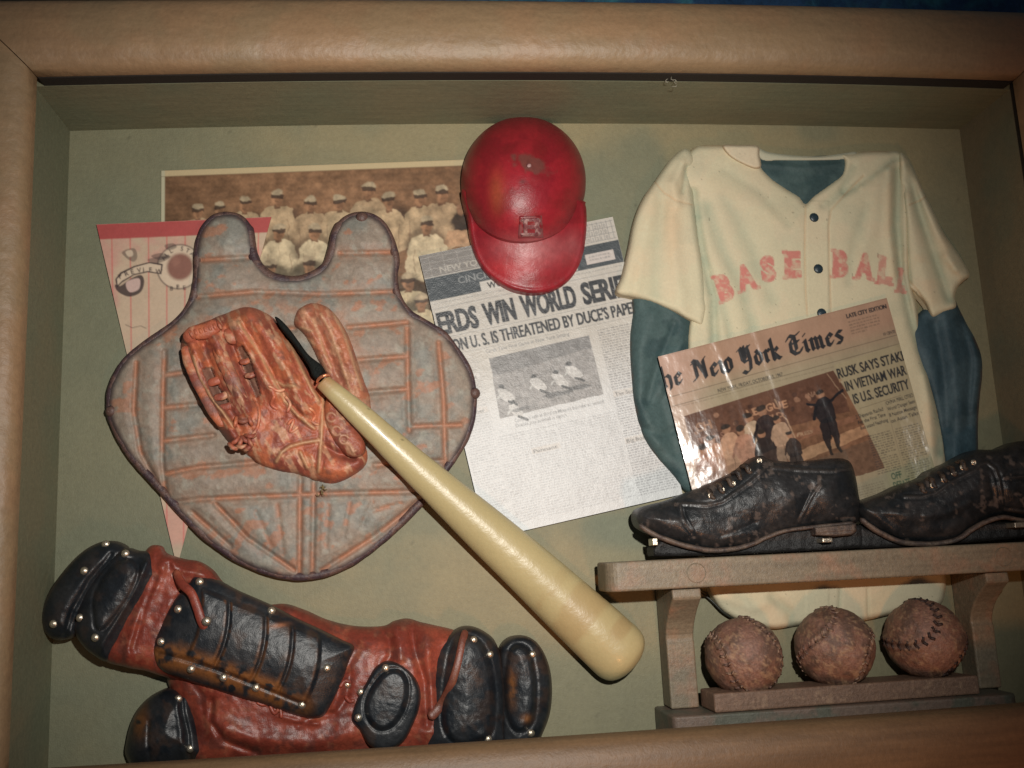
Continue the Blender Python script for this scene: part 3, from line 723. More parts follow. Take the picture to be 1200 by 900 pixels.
def chest_c(px, py, d, z):
    b = mixc((.235, .19, .15), (.195, .19, .165), sstep(.46, .66, fbm(px, py, 38, 103)))
    b = b*(.78+.48*fbm(px, py, 5, 104, 3))[:, None]
    b = mixc(b, (.30, .29, .24), .5*sstep(.56, .74, fbm(px, py, 9, 105)))
    g = strokes(px, py, CH); g2 = strokes(px, py, CH2)
    m = np.exp(-(g/3.6)**2)*sstep(.34, .52, fbm(px, py, 17, 106))+.9*np.exp(-(g2/3)**2)*sstep(.4, .6, fbm(px, py, 9, 107))
    m = np.maximum(m, .75*sstep(.64, .72, fbm(px*.8+py*.4, py, 15, 108))); m = np.maximum(m, .35*np.exp(-(g/10)**2)*sstep(.45, .6, fbm(px, py, 8, 1)))
    m = np.maximum(m, .5*np.exp(-(strokes(px, py, [[(215, 400), (240, 380), (290, 362), (345, 360), (395, 370), (425, 430), (435, 470)]])/13)**2)*sstep(.4, .55, fbm(px, py, 11, 4)))
    b = mixc(b, (.38, .14, .065), np.clip(m, 0, 1)*.78*(.65+.5*fbm(px, py, 6, 109)))
    return mixc(b, (.05, .032, .035), sstep(9, 3, d)*.9)
_, chz = relief('quilted_panel', CO, chest_h, m_chest, chest, step=1.6, col=chest_c)
Oc = catmull(CO, True, 4)
cen = Oc.mean(0); T_ = np.roll(Oc, -1, 0)-np.roll(Oc, 1, 0); Nn = np.stack([-T_[:, 1], T_[:, 0]], -1); Nn /= np.linalg.norm(Nn, axis=1)[:, None]
ar = .5*np.sum(Oc[:, 0]*np.roll(Oc[:, 1], -1)-np.roll(Oc[:, 0], -1)*Oc[:, 1]); Nn = Nn*(1 if ar > 0 else -1)
inn = Oc+Nn*3.4
wv = 4.6+1.1*(fbm(inn[:, 0], inn[:, 1], 30, 6)-.3)+np.where((inn[:, 0] > 290) & (inn[:, 0] < 400) & (inn[:, 1] < 330), 1.8, 0)
tube('binding', np.column_stack([inn, np.full(len(inn), 11.5), wv]), m_bind, chest, flat=.85, n=10, closed=True, step=4, wob=.12)
for x_, y_, r_ in ((131, 482, 7), (556, 461, 7), (424, 256, 8)):
    put('strap_stub', hemi_mesh('strap_stub', r_, .9, m_bind), x_, y_, 14, chest)

# ---------------------------------------------------------------- glove
glove = thing('baseball_glove', PJ(370, 560, 20), 'worn reddish brown baseball glove lying on the chest protector, black wedge between its halves', 'glove')
def glove_c(px, py, d, z, bias=0):
    b = mixc((.36, .095, .052), (.24, .062, .040), sstep(.40, .62, fbm(px, py, 26, 111)))
    b = mixc(b, (.46, .135, .06), .8*sstep(.50, .64, fbm(px, py, 15, 112)))
    b = mixc(b, (.50, .27, .16), .8*sstep(.56, .68, fbm((px*.87-py*.48)*1.5, (px*.48+py*.87)*.5, 7, 113)))
    b = mixc(b, (.15, .085, .07), .5*sstep(.58, .74, fbm(px, py, 11, 114)))
    return b*(.85+.3*fbm(px, py, 4, 115, 2))[..., None]
GP = [(212, 402), (222, 385), (245, 375), (262, 368), (286, 360), (304, 363), (322, 374), (338, 396), (352, 414), (366, 434), (379, 447), (385, 462), (398, 478), (412, 498), (425, 515), (431, 530), (428, 545), (412, 558), (390, 567), (370, 563), (350, 556), (330, 553), (308, 546), (289, 533), (268, 518), (254, 500), (244, 484), (236, 466), (224, 444), (214, 424)]
wins = [[(236, 432), (248, 430), (256, 452), (268, 470), (262, 480), (252, 472), (243, 450)], [(284, 404), (294, 420), (300, 442), (306, 462), (300, 466), (292, 448), (284, 424), (278, 408)]]
gseam = [[(379, 466), (376, 520), (373, 553)], [(324, 541), (330, 530), (340, 523), (355, 519), (373, 516)], [(280, 378), (292, 396), (304, 414), (320, 444), (334, 470), (350, 488), (368, 502)], [(226, 418), (234, 444), (247, 466), (262, 484), (274, 500)], [(338, 398), (350, 424), (362, 450), (374, 470)], [(322, 446), (332, 452), (345, 452)], [(352, 530), (360, 548)]]
def glove_h(px, py, d):
    h = 24+24*prof(d, 26)
    h += folds(px, py, [([(224, 402), (234, 436), (248, 466), (264, 492), (274, 512)], 9, 7), ([(252, 396), (262, 426), (274, 452), (290, 482)], 9, 7), ([(274, 378), (290, 408), (306, 438), (322, 462)], 12, 8),
        ([(292, 368), (316, 398), (336, 436), (356, 480)], 15, 11), ([(322, 384), (340, 412), (358, 446), (370, 470)], 6, 8)])
    h += folds(px, py, [([(238, 404), (250, 440), (268, 478), (282, 504)], -7, 4.5), ([(268, 392), (280, 424), (294, 456), (302, 472)], -8, 4), ([(286, 384), (300, 408), (318, 436), (334, 466), (352, 486)], -4, 2.5)])
    w1 = sum(inside(px, py, np.array(w_, float)) for w_ in wins); h -= 9*w1
    g = strokes(px, py, gseam); h += 1.9*np.exp(-(g/2.0)**2)-1.6*np.exp(-((g-4)/1.8)**2)
    h += folds(px, py, [([(384, 548), (404, 556), (420, 545)], 7, 12), ([(394, 480), (405, 500), (415, 520)], -9, 14), ([(382, 524), (396, 532), (414, 536)], -9, 4)])
    return h+4.0*(fbm(px, py, 15, 121)-.5)+4*(fbm((px*.87-py*.48)*1.3, (px*.48+py*.87)*.45, 6, 122)-.5)*(py < 490)+2*(fbm(px, py, 5, 123)-.5)
def glove_c1(px, py, d, z):
    b = glove_c(px, py, d, z); g = strokes(px, py, gseam)
    b = mixc(b, (.50, .30, .16), .8*np.exp(-(g/1.9)**2))
    w1 = sum(inside(px, py, np.array(w_, float)) for w_ in wins)*1.0
    b = mixc(b, (.15, .10, .075), w1*.75)
    return b
_, gz = relief('palm', GP, glove_h, m_glove, glove, zb=14, step=1.3, col=glove_c1)
TP = [(344, 380), (347, 366), (356, 358), (368, 355), (382, 359), (395, 371), (406, 389), (413, 405), (419, 424), (426, 444), (434, 468), (434, 492), (420, 500), (400, 480), (388, 456), (380, 436), (371, 420), (362, 402), (352, 388)]
tseam = [[(376, 368), (388, 390), (398, 420), (408, 450), (416, 478)], [(352, 384), (366, 388)], [(360, 398), (368, 404)], [(390, 366), (404, 392), (414, 424), (424, 456)], [(366, 374), (374, 392), (380, 412), (388, 430)]]
def thumb_h(px, py, d):
    g = strokes(px, py, tseam)
    return 24+17*prof(d, 18)+folds(px, py, [([(362, 370), (376, 392), (388, 420), (400, 448)], -7, 5), ([(382, 366), (400, 396), (412, 430), (422, 462)], 5, 7)])+1.5*np.exp(-(g/1.8)**2)+5*(fbm(px, py, 9, 131)-.5)+2.5*(fbm(px, py, 4, 132)-.5)
relief('thumb', TP, thumb_h, m_glove, glove, zb=16, step=1.3, col=lambda px, py, d, z: mixc(mixc(glove_c(px, py, d, z), (.42, .20, .12), .35+0*px), (.5, .3, .17), .7*np.exp(-(strokes(px, py, tseam)/1.8)**2)))
# the heel strap with its embossed ring letters
HP = [(384, 466), (396, 474), (408, 490), (420, 506), (428, 522), (424, 534), (412, 536), (400, 528), (390, 516), (382, 498), (380, 480)]
HL = []
for cx_, cy_, r_ in ((388, 489, 5.2), (394, 505, 5.4), (403, 515, 5.2)):
    HL.append([(cx_+r_*math.cos(a), cy_+r_*1.0*math.sin(a)) for a in np.linspace(.6, 5.9, 12)])
HL.append([(410, 522), (414, 530), (417, 528)])
relief('heel_strap', HP, lambda px, py, d: 45+9*prof(d, 13)+1.8*np.exp(-(strokes(px, py, HL)/1.3)**2)+2.5*(fbm(px, py, 7, 141)-.5), m_glove, glove, zb=30, step=1.2,
       col=lambda px, py, d, z: mixc(glove_c(px, py, d, z)*.8, (.48, .27, .17), .75*np.exp(-(strokes(px, py, HL)/1.3)**2)))
# rolled finger tops, web laces and lace knots
def gt(name, pts, r, flat=.9): return tube(name, [(x, y, z, r*k) for x, y, z, k in pts], m_glove, glove, flat=flat*.62, n=12, step=2.5, wob=.18, col=lambda px, py, d, z: glove_c(px, py, d, z)*1.0)
gt('finger_roll', [(219, 402, 48, .8), (226, 390, 51, 1), (240, 388, 52, 1.1), (252, 382, 51, 1), (258, 378, 47, .7)], 9)
for i_ in range(7): gt('web_bar', [(221+i_*5.5, 384-i_*1.6, 50, .8), (224+i_*5.5, 391-i_*1.6, 57.5, 1), (227+i_*5.5, 398-i_*1.9, 51, .8)], 1.9)
gt('finger_roll', [(217, 405, 46, .8), (221, 424, 46, 1), (232, 450, 47, 1), (247, 478, 47, 1), (262, 500, 46, .9)], 6)
gt('finger_roll', [(252, 398, 48, .8), (260, 418, 51, 1), (270, 440, 52, 1.1), (280, 462, 50, 1), (288, 482, 46, .8)], 8)
gt('web_bar', [(264, 386, 46, 1), (272, 396, 49, 1.2), (274, 404, 46, 1)], 6)
gt('web_bar', [(243, 450, 42, .9), (254, 446, 44, 1), (262, 442, 42, .9)], 5)
gt('web_bar', [(250, 466, 42, .9), (262, 464, 44, 1), (270, 458, 42, .9)], 4.5)
gt('web_bar', [(256, 478, 42, .9), (268, 476, 44, 1), (276, 470, 42, .9)], 4.5)
gt('web_bar', [(280, 424, 46, .9), (288, 424, 48, 1), (294, 420, 46, .9)], 3.6)
gt('web_bar', [(286, 440, 46, .9), (294, 440, 48, 1), (300, 436, 46, .9)], 3.6)
rs = np.random.RandomState(4)
for k_ in range(11):
    a_ = k_*.62; x_, y_ = 283+rs.uniform(-11, 11), 506+rs.uniform(-14, 18)
    tube('lace', [(x_-7*math.cos(a_), y_-7*math.sin(a_), 48, 2.2), (x_, y_+2, 53+rs.rand()*3, 2.6), (x_+7*math.cos(a_), y_+7*math.sin(a_), 48, 2.2)], m_glove, glove, n=8, step=2, col=lambda px, py, d, z: glove_c(px, py, d, z)*1.1)
for p_ in ([(300, 470), (304, 484), (302, 500), (294, 512)], [(314, 452), (326, 458), (334, 456)], [(322, 464), (318, 474), (326, 480)], [(334, 464), (340, 474), (336, 484)], [(336, 498), (344, 492), (340, 506), (350, 500)], [(362, 478), (370, 486), (366, 494), (374, 498)]):
    tube('lace', [(x, y, gz(x, y)+1, 1.9) for x, y in p_], m_glove, glove, n=8, step=2, col=lambda px, py, d, z: glove_c(px, py, d, z)*1.3)
moss = thing('moss_tuft', PJ(382, 575, 26), 'tiny tuft of dried moss caught under the bottom edge of the glove', 'moss')
for k_ in range(9):
    a_ = rs.rand()*6.28; x_, y_ = 379+rs.uniform(-6, 7), 570+rs.uniform(-3, 12)
    tube('sprig', [(x_, y_, 28, .7), (x_+3*math.cos(a_), y_+2*math.sin(a_), 31, .8), (x_+6*math.cos(a_+.8), y_+5*math.sin(a_+.8), 29, .6)], m_moss, moss, n=5, step=2)

# ---------------------------------------------------------------- bat
bat = thing('baseball_bat', PJ(735, 770, 0), 'pale yellow wooden baseball bat slanting down to the right from the glove', 'bat')
bp = [(378, 447, 62, 9.6), (398, 465, 61, 11.6), (419, 484, 58, 14), (450, 513, 52, 16.3), (480, 541, 46, 18.8), (520, 577, 38, 22.3), (569, 621, 31, 26.8), (620, 667, 27, 30.3), (660, 704, 25, 32.8), (700, 741, 25, 35), (716, 756, 25, 35.5)]
B0 = catmull(bp, False, 4)
# rounded end
e0 = B0[-1]; dx, dy = .737, .676
end = [(e0[0]+dx*t*37, e0[1]+dy*t*37, 25, 35.8*(max(0, 1-t**3.6))**.5) for t in (.2, .4, .6, .75, .86, .94, .985, 1.0)]
def bat_c(px, py, sn, z):
    a = (px-380)*.74+(py-449)*.673; v = -(px-380)*.673+(py-449)*.74
    rr = np.interp(a, [0, 140, 255, 430, 500], [10, 19, 28, 36, 36])
    q = v/rr+.35*sn*0
    b = mixc((.42, .345, .175), (.39, .36, .20), sstep(-.2, -1, q)); b = mixc(b, (.38, .25, .10), .45*sstep(.0, .9, q)*sstep(.40, .65, fbm(a*.16+v*.25, v*1.5, 14, 401)))
    b = mixc(b, (.30, .17, .07), .35*sstep(.62, .72, fbm(a*.22+v*.5, v*2, 9, 402))*sstep(250, 420, a))
    b = b*(.94+.12*fbm(a*.12, v*3, 6, 403))[..., None]
    sp = (vnoise(px/2.3, py/2.3, 404) > .982)*.55
    return mixc(b*(1-sp[..., None]), (.33, .16, .07), .7*sstep(22, 0, a))
tube('barrel_and_handle', np.concatenate([B0[::3], np.array(end)[:, :4]]), m_bat, bat, flat=.74, n=40, step=3, caps=False, col=bat_c)
tube('flash_line', [(x-.673*r*.955, y+.74*r*.955, z-1-r*.12, 1.3) for x, y, z, r in bp[1:]], M('brown_mould_line', (.16, .06, .03), .45), bat, flat=1, n=8, step=6, wob=.4)
tube('copper_ring', [(371, 449, 66, 1.6), (374, 443.5, 72, 1.8), (380, 440, 75, 1.8), (387, 439.5, 72, 1.6)], m_copper, bat, n=8, step=2)
GR = [(322, 372), (327, 373), (338, 384), (350, 400), (362, 416), (377, 428), (379, 434), (373, 444), (366, 441), (362, 430), (352, 414), (340, 398), (329, 385)]
relief('black_wedge', GR, lambda px, py, d: 52+6*prof(d, 4)+(px-322)*.10+3*(fbm(px, py, 4, 7)-.5), m_wedge, bat, zb=30, step=1)  # near-black wedge between the two halves of the glove

# ---------------------------------------------------------------- helmet
helmet = thing('batting_helmet', PJ(614, 340, 5), 'glossy red batting helmet with worn B emblem and short brim', 'helmet')
def red_c(px, py, d, z):
    b = mixc((.22, .010, .018), (.27, .013, .021), sstep(.4, .6, fbm(px, py, 22, 151)))
    b = mixc(b, (.17, .012, .014), .6*sstep(.5, .68, fbm(px, py, 30, 152)))
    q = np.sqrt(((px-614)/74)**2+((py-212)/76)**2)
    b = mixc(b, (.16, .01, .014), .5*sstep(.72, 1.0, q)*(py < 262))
    # scuffs, dark rubbed patch on the crown
    sc_ = sstep(1.25, .75, np.sqrt((((px-623)*.9+(py-196)*.5)/24)**2+((-(px-623)*.35+(py-192)*.95)/9)**2)+(fbm(px, py, 7, 2)-.5)*1.3)
    b = mixc(b, (.135, .05, .04), .8*sc_)
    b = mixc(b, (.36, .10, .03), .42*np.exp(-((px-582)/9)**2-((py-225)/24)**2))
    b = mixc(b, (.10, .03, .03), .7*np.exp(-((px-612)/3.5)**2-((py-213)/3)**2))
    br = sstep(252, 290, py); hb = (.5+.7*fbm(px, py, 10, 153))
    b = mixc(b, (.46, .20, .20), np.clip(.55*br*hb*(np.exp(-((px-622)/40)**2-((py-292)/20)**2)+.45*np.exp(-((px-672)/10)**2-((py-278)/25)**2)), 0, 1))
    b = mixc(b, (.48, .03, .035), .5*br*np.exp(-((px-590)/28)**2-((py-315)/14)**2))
    return b*(.9+.2*fbm(px, py, 4, 154, 2))[..., None]
BR = [(541.5, 222), (543, 237), (548, 258), (551, 280), (557, 300), (568, 318), (584, 331), (603, 340), (626, 343.5), (648, 340), (665, 330), (677, 314), (684, 294), (687, 272), (687.5, 254), (686, 240), (680, 234), (620, 215), (552, 222)]
def brim_h(px, py, d):
    u = (px-618)/72
    base = 50-30*u*u-(py-262)*.34
    return np.maximum(14, base)+0*d+1.6*np.exp(-((d-3)/2.6)**2)-3.0*sstep(3, 0, d)+1.2*(fbm(px, py, 18, 8)-.5)
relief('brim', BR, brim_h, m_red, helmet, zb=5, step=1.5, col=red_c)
DO = []
for k_ in range(48):
    a = 2*math.pi*k_/48; c_, s_ = math.cos(a), math.sin(a)
    x_ = 613.5+73*c_; y_ = 212+75.5*s_ if s_ < 0 else 212+71*s_
    if s_ > 0: y_ = 212+71*(abs(s_)**.86)
    DO.append((x_, y_))
def dome_h(px, py, d):
    u = (px-613.5)/73.3; v = np.where(py < 212, (py-212)/75.8, (py-212)/86)
    q = np.clip(1-u*u-v*v, 0, 1)
    z = 8+74*np.sqrt(q)
    return z+.8*(fbm(px, py, 20, 9)-.5)+2.2*np.exp(-((px-620)**2+(py-193)**2)/7)+.8*np.exp(-(((py-250)-((px-616)/40)**2*-6)/3)**2)*0
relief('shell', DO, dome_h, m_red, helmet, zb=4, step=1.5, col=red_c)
def dz(x, y): return float(dome_h(np.array([x]), np.array([y]), np.array([20.]))[0])
m_emb = M('worn_emblem_red', (.17, .05, .055), .42, bumps=((1.3, .5),), var=.35, varsize=3, color2=(.30, .17, .16), mixsize=6)
def emh(a):
    return lambda px, py, d: np.maximum(dome_h(px, py, d), brim_h(px, py, d*0+20))+a*sstep(0, 1.4, d)
relief('emblem', [(608.5, 253), (635, 252.5), (637, 279), (607, 279.5)], emh(1.8), m_red, helmet, zb=30, step=.8, smooth_outline=False, col=lambda px, py, d, z: mixc(red_c(px, py, d, z)*.8, (.22, .10, .10), .5*sstep(.45, .6, fbm(px, py, 7, 9))))
m_emb2 = m_emb
EB = [(611, 256), (631, 255.5), (634, 259), (632, 265.5), (635, 269), (634, 275), (630, 277), (610, 277.5), (610, 273.5), (613.5, 273), (613, 260), (610.5, 259.5)]
def emh2(px, py, d):
    hole = (np.abs(px-622.5) < 4.6) & ((np.abs(py-261.5) < 2.4) | (np.abs(py-271) < 2.4))
    return emh(1.8)(px, py, d+9)+np.where(hole, -.8, 2.2*sstep(0, 1.2, d))
relief('emblem_letter', EB, emh2, m_emb, helmet, zb=30, step=.6, smooth_outline=False)
put('crown_button', hemi_mesh('crown_button', 3.0, .5, m_emb), 620, 194, dz(620, 194)+.3, helmet)

# ---------------------------------------------------------------- jersey with its undershirt
jersey = thing('baseball_jersey', PJ(950, 735, 0), 'cream button jersey lettered BASEBALL in red over a slate blue undershirt', 'jersey')
def under_c(px, py, d, z):
    b = mixc((.035, .065, .068), (.055, .092, .092), sstep(.4, .6, fbm(px, py, 24, 161)))
    b = np.where((px > 1000)[:, None], b*np.array([.85, .9, 1.1]), b)
    return mixc(b, (.14, .075, .045), .6*sstep(3, 0, d)*sstep(.4, .6, fbm(px, py, 20, 6)))*(.9+.2*fbm(px, py, 5, 162))[..., None]
US = [(745, 340), (741, 370), (738, 400), (740, 440), (744, 475), (752, 508), (768, 534), (788, 557), (801, 574), (808, 578), (814, 576), (822, 560), (820, 500), (815, 440), (812, 400), (810, 372), (790, 350)]
usf = [([(790, 380), (770, 430), (758, 470)], -4, 5), ([(765, 370), (752, 410), (748, 470), (770, 520)], 4, 9), ([(790, 420), (776, 470), (792, 530)], -3, 7), ([(800, 400), (785, 425), (775, 460)], 3, 5), ([(752, 500), (775, 510), (800, 500)], -3, 5)]
relief('undershirt_sleeve', US, lambda px, py, d: 6+13*prof(d, 16)+folds(px, py, usf)+1.2*(fbm(px, py, 14, 3)-.5), m_under, jersey, step=1.8, col=under_c)
US2 = [(1117, 350), (1124, 362), (1133, 380), (1143, 398), (1150, 418), (1151, 440), (1148, 468), (1146, 500), (1146, 545), (1140, 575), (1110, 580), (1106, 540), (1096, 480), (1082, 440), (1068, 405), (1066, 385), (1080, 365), (1100, 352)]
usf2 = [([(1108, 370), (1118, 420), (1124, 480), (1120, 540)], 4, 7), ([(1095, 380), (1104, 430), (1110, 500)], -4, 6), ([(1125, 370), (1138, 420), (1134, 500)], -4, 5), ([(1140, 400), (1146, 430), (1140, 480)], 3, 5)]
relief('undershirt_sleeve', US2, lambda px, py, d: 6+13*prof(d, 16)+folds(px, py, usf2)+1.2*(fbm(px, py, 14, 3)-.5), m_under, jersey, step=1.8, col=under_c)
NK = [(880, 182), (900, 180), (940, 183), (975, 182), (998, 182), (1000, 205), (980, 222), (955, 240), (944, 246), (925, 232), (900, 212), (886, 200)]
relief('undershirt_neck', NK, lambda px, py, d: 12+3*prof(d, 8)+folds(px, py, [([(890, 192), (940, 197), (985, 192)], 2, 3), ([(930, 215), (950, 212), (960, 205)], -1.5, 3)]), m_under, jersey, step=1.8, col=under_c)

sheet_j = Sheet(440, 200, (1, 1, 1), 2.5)   # mask for the lettering, photograph origin (790, 240)
def letter(ch, cx_, cy_, h, w, rot):
    T = text_tris(ch, .055).copy(); x0, x1 = T[..., 0].min(), T[..., 0].max(); y0, y1 = T[..., 1].min(), T[..., 1].max()
    u = ((T[..., 0]-x0)/(x1-x0)-.5)*w; v = -((T[..., 1]-y0)/(y1-y0)-.5)*h; c, n = math.cos(rot), math.sin(rot)
    sheet_j._m = np.zeros(sheet_j.a.shape[:2], bool)
    sheet_j.tris(np.stack([cx_-790+u*c-v*n, cy_-240+u*n+v*c], -1), None)
    # slab feet of the athletic lettering
    mk = sheet_j._m.astype(float)
    for i_ in range(2): mk = np.maximum.reduce([mk, np.roll(mk, 1, 0), np.roll(mk, -1, 0), np.roll(mk, 1, 1), np.roll(mk, -1, 1)])
    sheet_j.blend(mk, (0, 0, 0))
    for sx_, sy_ in ((-1, 1), (-1, -1), (1, 1)):
        if ch in 'AL' and sy_ < 0 and ch == 'A': continue
        if ch in 'S' or (sx_ > 0 and ch not in 'AL'): continue
        p_ = [(sx_*w/2-3.2, sy_*h/2-1.8), (sx_*w/2+3.2, sy_*h/2-1.8), (sx_*w/2+3.2, sy_*h/2+1.8), (sx_*w/2-3.2, sy_*h/2+1.8)]
        sheet_j.poly([(cx_-790+a*c-b*n, cy_-240+a*n+b*c) for a, b in p_], (0, 0, 0))
for ch, cx_, cy_, h, w, r_ in (('B', 849, 337, 31, 17, -.30), ('A', 874, 325, 30, 21, -.26), ('S', 900, 315, 30, 16, -.14), ('E', 929, 310, 30, 18, -.04),
                               ('B', 985, 309, 31, 17, .02), ('A', 1013, 312, 30, 20, .07), ('L', 1038, 317, 31, 16, .12), ('L', 1057, 329, 26, 8, .14)): letter(ch, cx_, cy_, h, w, r_)
sheet_j.soften(2)
JF = [([(828, 240), (845, 290), (872, 340), (885, 400)], -3, 8), ([(812, 225), (822, 290), (836, 350), (838, 420)], -5, 6), ([(850, 230), (880, 290), (905, 350)], -2, 9), ([(1052, 200), (1050, 260), (1056, 320), (1070, 380), (1098, 470), (1103, 530)], -5, 6),
      ([(1062, 210), (1062, 260), (1062, 320), (1080, 400)], 4, 5), ([(1042, 200), (1042, 270), (1048, 320)], 4, 6), ([(1000, 195), (985, 225), (965, 240)], -2.5, 5), ([(1050, 185), (1020, 210), (990, 225)], -3.5, 5), ([(1045, 192), (1010, 218)], 3, 4), ([(800, 195), (860, 230), (930, 260)], 2, 12), ([(1030, 210), (1025, 260), (1010, 300)], 2, 8), ([(1085, 440), (1092, 520), (1095, 600)], 4, 6),
      ([(850, 200), (890, 225), (925, 262)], -1.4, 6), ([(1015, 240), (1000, 290), (995, 330)], -1.6, 6), ([(845, 350), (858, 400)], -2.4, 5), ([(905, 700), (925, 716), (930, 735)], -3, 6), ([(985, 690), (983, 728)], -2, 2.2), ([(1017, 690), (1018, 725)], -2, 1.8), ([(850, 700), (880, 712), (900, 705)], 3, 8)]
plk = [[(944, 240), (943, 290), (944, 340), (946, 370)], [(1012, 206), (990, 228), (974, 246), (971, 265), (972, 310), (974, 370)]]
def jersey_h(px, py, d):
    inpl = sstep(0, 2, px-944)*sstep(0, 2, 972-px)*(py > 236)*(py < 720)
    g = strokes(px, py, plk)
    m = (1-sheet_j.at(np.clip(px-790, 0, 439), np.clip(py-240, 0, 199))[..., 0])*((py > 240) & (py < 440))
    return 9+10*prof(d, 7)+5*prof(d, 60)+folds(px, py, JF)+1.0*inpl-1.3*np.exp(-(g/1.1)**2)+.8*m*0+1.0*(fbm(px, py, 26, 171)-.5)
cream = np.array([.55, .50, .345])
def cloth_paint(px, py, d, fl, seams):
    b = cream*(.94+.12*fbm(px, py, 28, 181))[..., None]
    b = mixc(b, (.58, .49, .34), .5*sstep(.5, .65, fbm(px, py, 34, 182)))
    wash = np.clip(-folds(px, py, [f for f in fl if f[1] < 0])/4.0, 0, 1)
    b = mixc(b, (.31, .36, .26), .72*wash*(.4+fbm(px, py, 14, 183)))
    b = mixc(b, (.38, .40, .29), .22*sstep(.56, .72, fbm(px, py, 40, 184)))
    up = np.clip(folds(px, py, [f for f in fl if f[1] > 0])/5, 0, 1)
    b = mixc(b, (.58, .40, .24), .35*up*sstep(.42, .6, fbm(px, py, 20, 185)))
    b = mixc(b, (.42, .24, .12), .6*np.exp(-(strokes(px, py, seams)/.9)**2)*(.3+.9*fbm(px, py, 14, 5)))
    s_ = (vnoise(px/3, py/3, 186) > .975)*.4
    return b*(1-s_)[..., None]
def jersey_c(px, py, d, z):
    b = cloth_paint(px, py, d, JF, plk)
    m = (1-sheet_j.at(np.clip(px-790, 0, 439), np.clip(py-240, 0, 199))[..., 0])*((py > 240) & (py < 440))
    wear = .40+.60*sstep(.30, .60, fbm(px, py, 5, 187, 3))
    e = np.clip(1-np.abs(m-.5)*2, 0, 1)
    b = mixc(b, (.50, .13, .12), m*wear*.82*np.where(px > 1030, .75, 1)); b = mixc(b, (.40, .07, .07), e*.35)
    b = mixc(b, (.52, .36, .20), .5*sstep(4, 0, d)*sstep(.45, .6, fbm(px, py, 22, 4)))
    return b
JB = [(806, 182), (815, 172), (830, 170), (848, 170), (870, 171), (888, 172), (889, 184), (893, 196), (905, 209), (924, 222), (937, 230), (944, 238), (952, 230), (974, 214), (986, 204), (989, 190), (985, 181), (1000, 179), (1020, 177), (1040, 177), (1055, 179), (1062, 196), (1066, 240), (1067, 290), (1068, 330), (1074, 355), (1077, 383), (1079, 410), (1090, 446), (1102, 495), (1108, 540), (1106, 620), (1105, 704), (1060, 716), (1015, 727), (982, 730), (950, 731), (925, 735), (905, 737), (880, 732), (855, 722), (838, 706), (825, 672), (815, 600), (809, 500), (806, 430), (806, 389), (813, 340), (806, 260), (800, 210)]
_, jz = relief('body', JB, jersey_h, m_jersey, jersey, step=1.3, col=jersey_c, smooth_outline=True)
SF = [([(810, 200), (815, 240), (828, 300), (830, 350)], -4, 7), ([(785, 215), (790, 300), (800, 370)], 3.5, 9), ([(765, 230), (752, 290), (745, 340)], 3, 8), ([(778, 240), (770, 290), (768, 345)], -2.2, 8), ([(800, 190), (790, 215), (795, 240)], 4, 6), ([(805, 195), (800, 225)], -3, 3)]
ss1 = [[(768, 214), (778, 226), (792, 235), (811, 240)]]
SL = [(803, 174), (788, 184), (777, 198), (766, 214), (753, 233), (743, 258), (736, 292), (729, 322), (722, 343), (740, 349), (762, 354), (789, 366), (808, 376), (823, 382), (828, 366), (829, 345), (825, 315), (820, 285), (817, 258), (814, 230), (812, 205), (814, 185)]
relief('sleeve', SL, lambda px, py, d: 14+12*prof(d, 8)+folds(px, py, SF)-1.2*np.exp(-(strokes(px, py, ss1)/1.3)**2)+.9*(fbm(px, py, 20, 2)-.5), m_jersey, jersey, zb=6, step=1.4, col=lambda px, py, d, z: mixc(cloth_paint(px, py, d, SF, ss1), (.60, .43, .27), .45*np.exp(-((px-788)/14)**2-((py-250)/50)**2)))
SF2 = [([(1066, 195), (1078, 250), (1098, 310), (1112, 350)], -5, 6), ([(1058, 190), (1075, 215), (1096, 265), (1120, 315)], 4, 6), ([(1062, 230), (1074, 290), (1092, 350)], 3.5, 8), ([(1058, 220), (1060, 280), (1066, 330)], -3.5, 4), ([(1108, 300), (1128, 325)], 3, 6)]
ss2 = [[(1066, 240), (1076, 236), (1088, 229)], [(1066, 330), (1076, 341), (1086, 358), (1092, 370)]]
SR = [(1054, 180), (1064, 186), (1072, 200), (1084, 228), (1096, 252), (1106, 273), (1124, 299), (1136, 321), (1130, 329), (1123, 336), (1119, 347), (1120, 360), (1106, 367), (1092, 372), (1084, 357), (1073, 344), (1064, 334), (1060, 305), (1058, 260), (1054, 215)]
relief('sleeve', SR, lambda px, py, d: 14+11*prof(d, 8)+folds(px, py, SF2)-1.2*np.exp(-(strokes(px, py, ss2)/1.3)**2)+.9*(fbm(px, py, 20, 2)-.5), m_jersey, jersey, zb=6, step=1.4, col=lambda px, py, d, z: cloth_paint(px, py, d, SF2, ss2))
CF = [(848, 170), (866, 170), (888, 171), (890, 182), (892, 195), (885, 198), (873, 194), (858, 186), (849, 177)]
relief('collar_flap', CF, lambda px, py, d: 20+9*prof(d, 4)+1.2*(fbm(px, py, 14, 2)-.5), m_jersey, jersey, zb=10, step=1.2, col=lambda px, py, d, z: mixc(cloth_paint(px, py, d, [], [CF+CF[:1]]), (.62, .50, .38), .35+0*px))
BC = [(886, 172), (900, 178), (930, 182), (960, 183), (985, 180), (1003, 178), (1004, 186), (985, 188), (950, 189), (915, 189), (892, 188)]
relief('back_collar', BC, lambda px, py, d: 12+5*prof(d, 4), m_jersey, jersey, zb=3, step=1.3, col=lambda px, py, d, z: mixc(cloth_paint(px, py, d, [], []), (.32, .36, .30), .5+0*px))
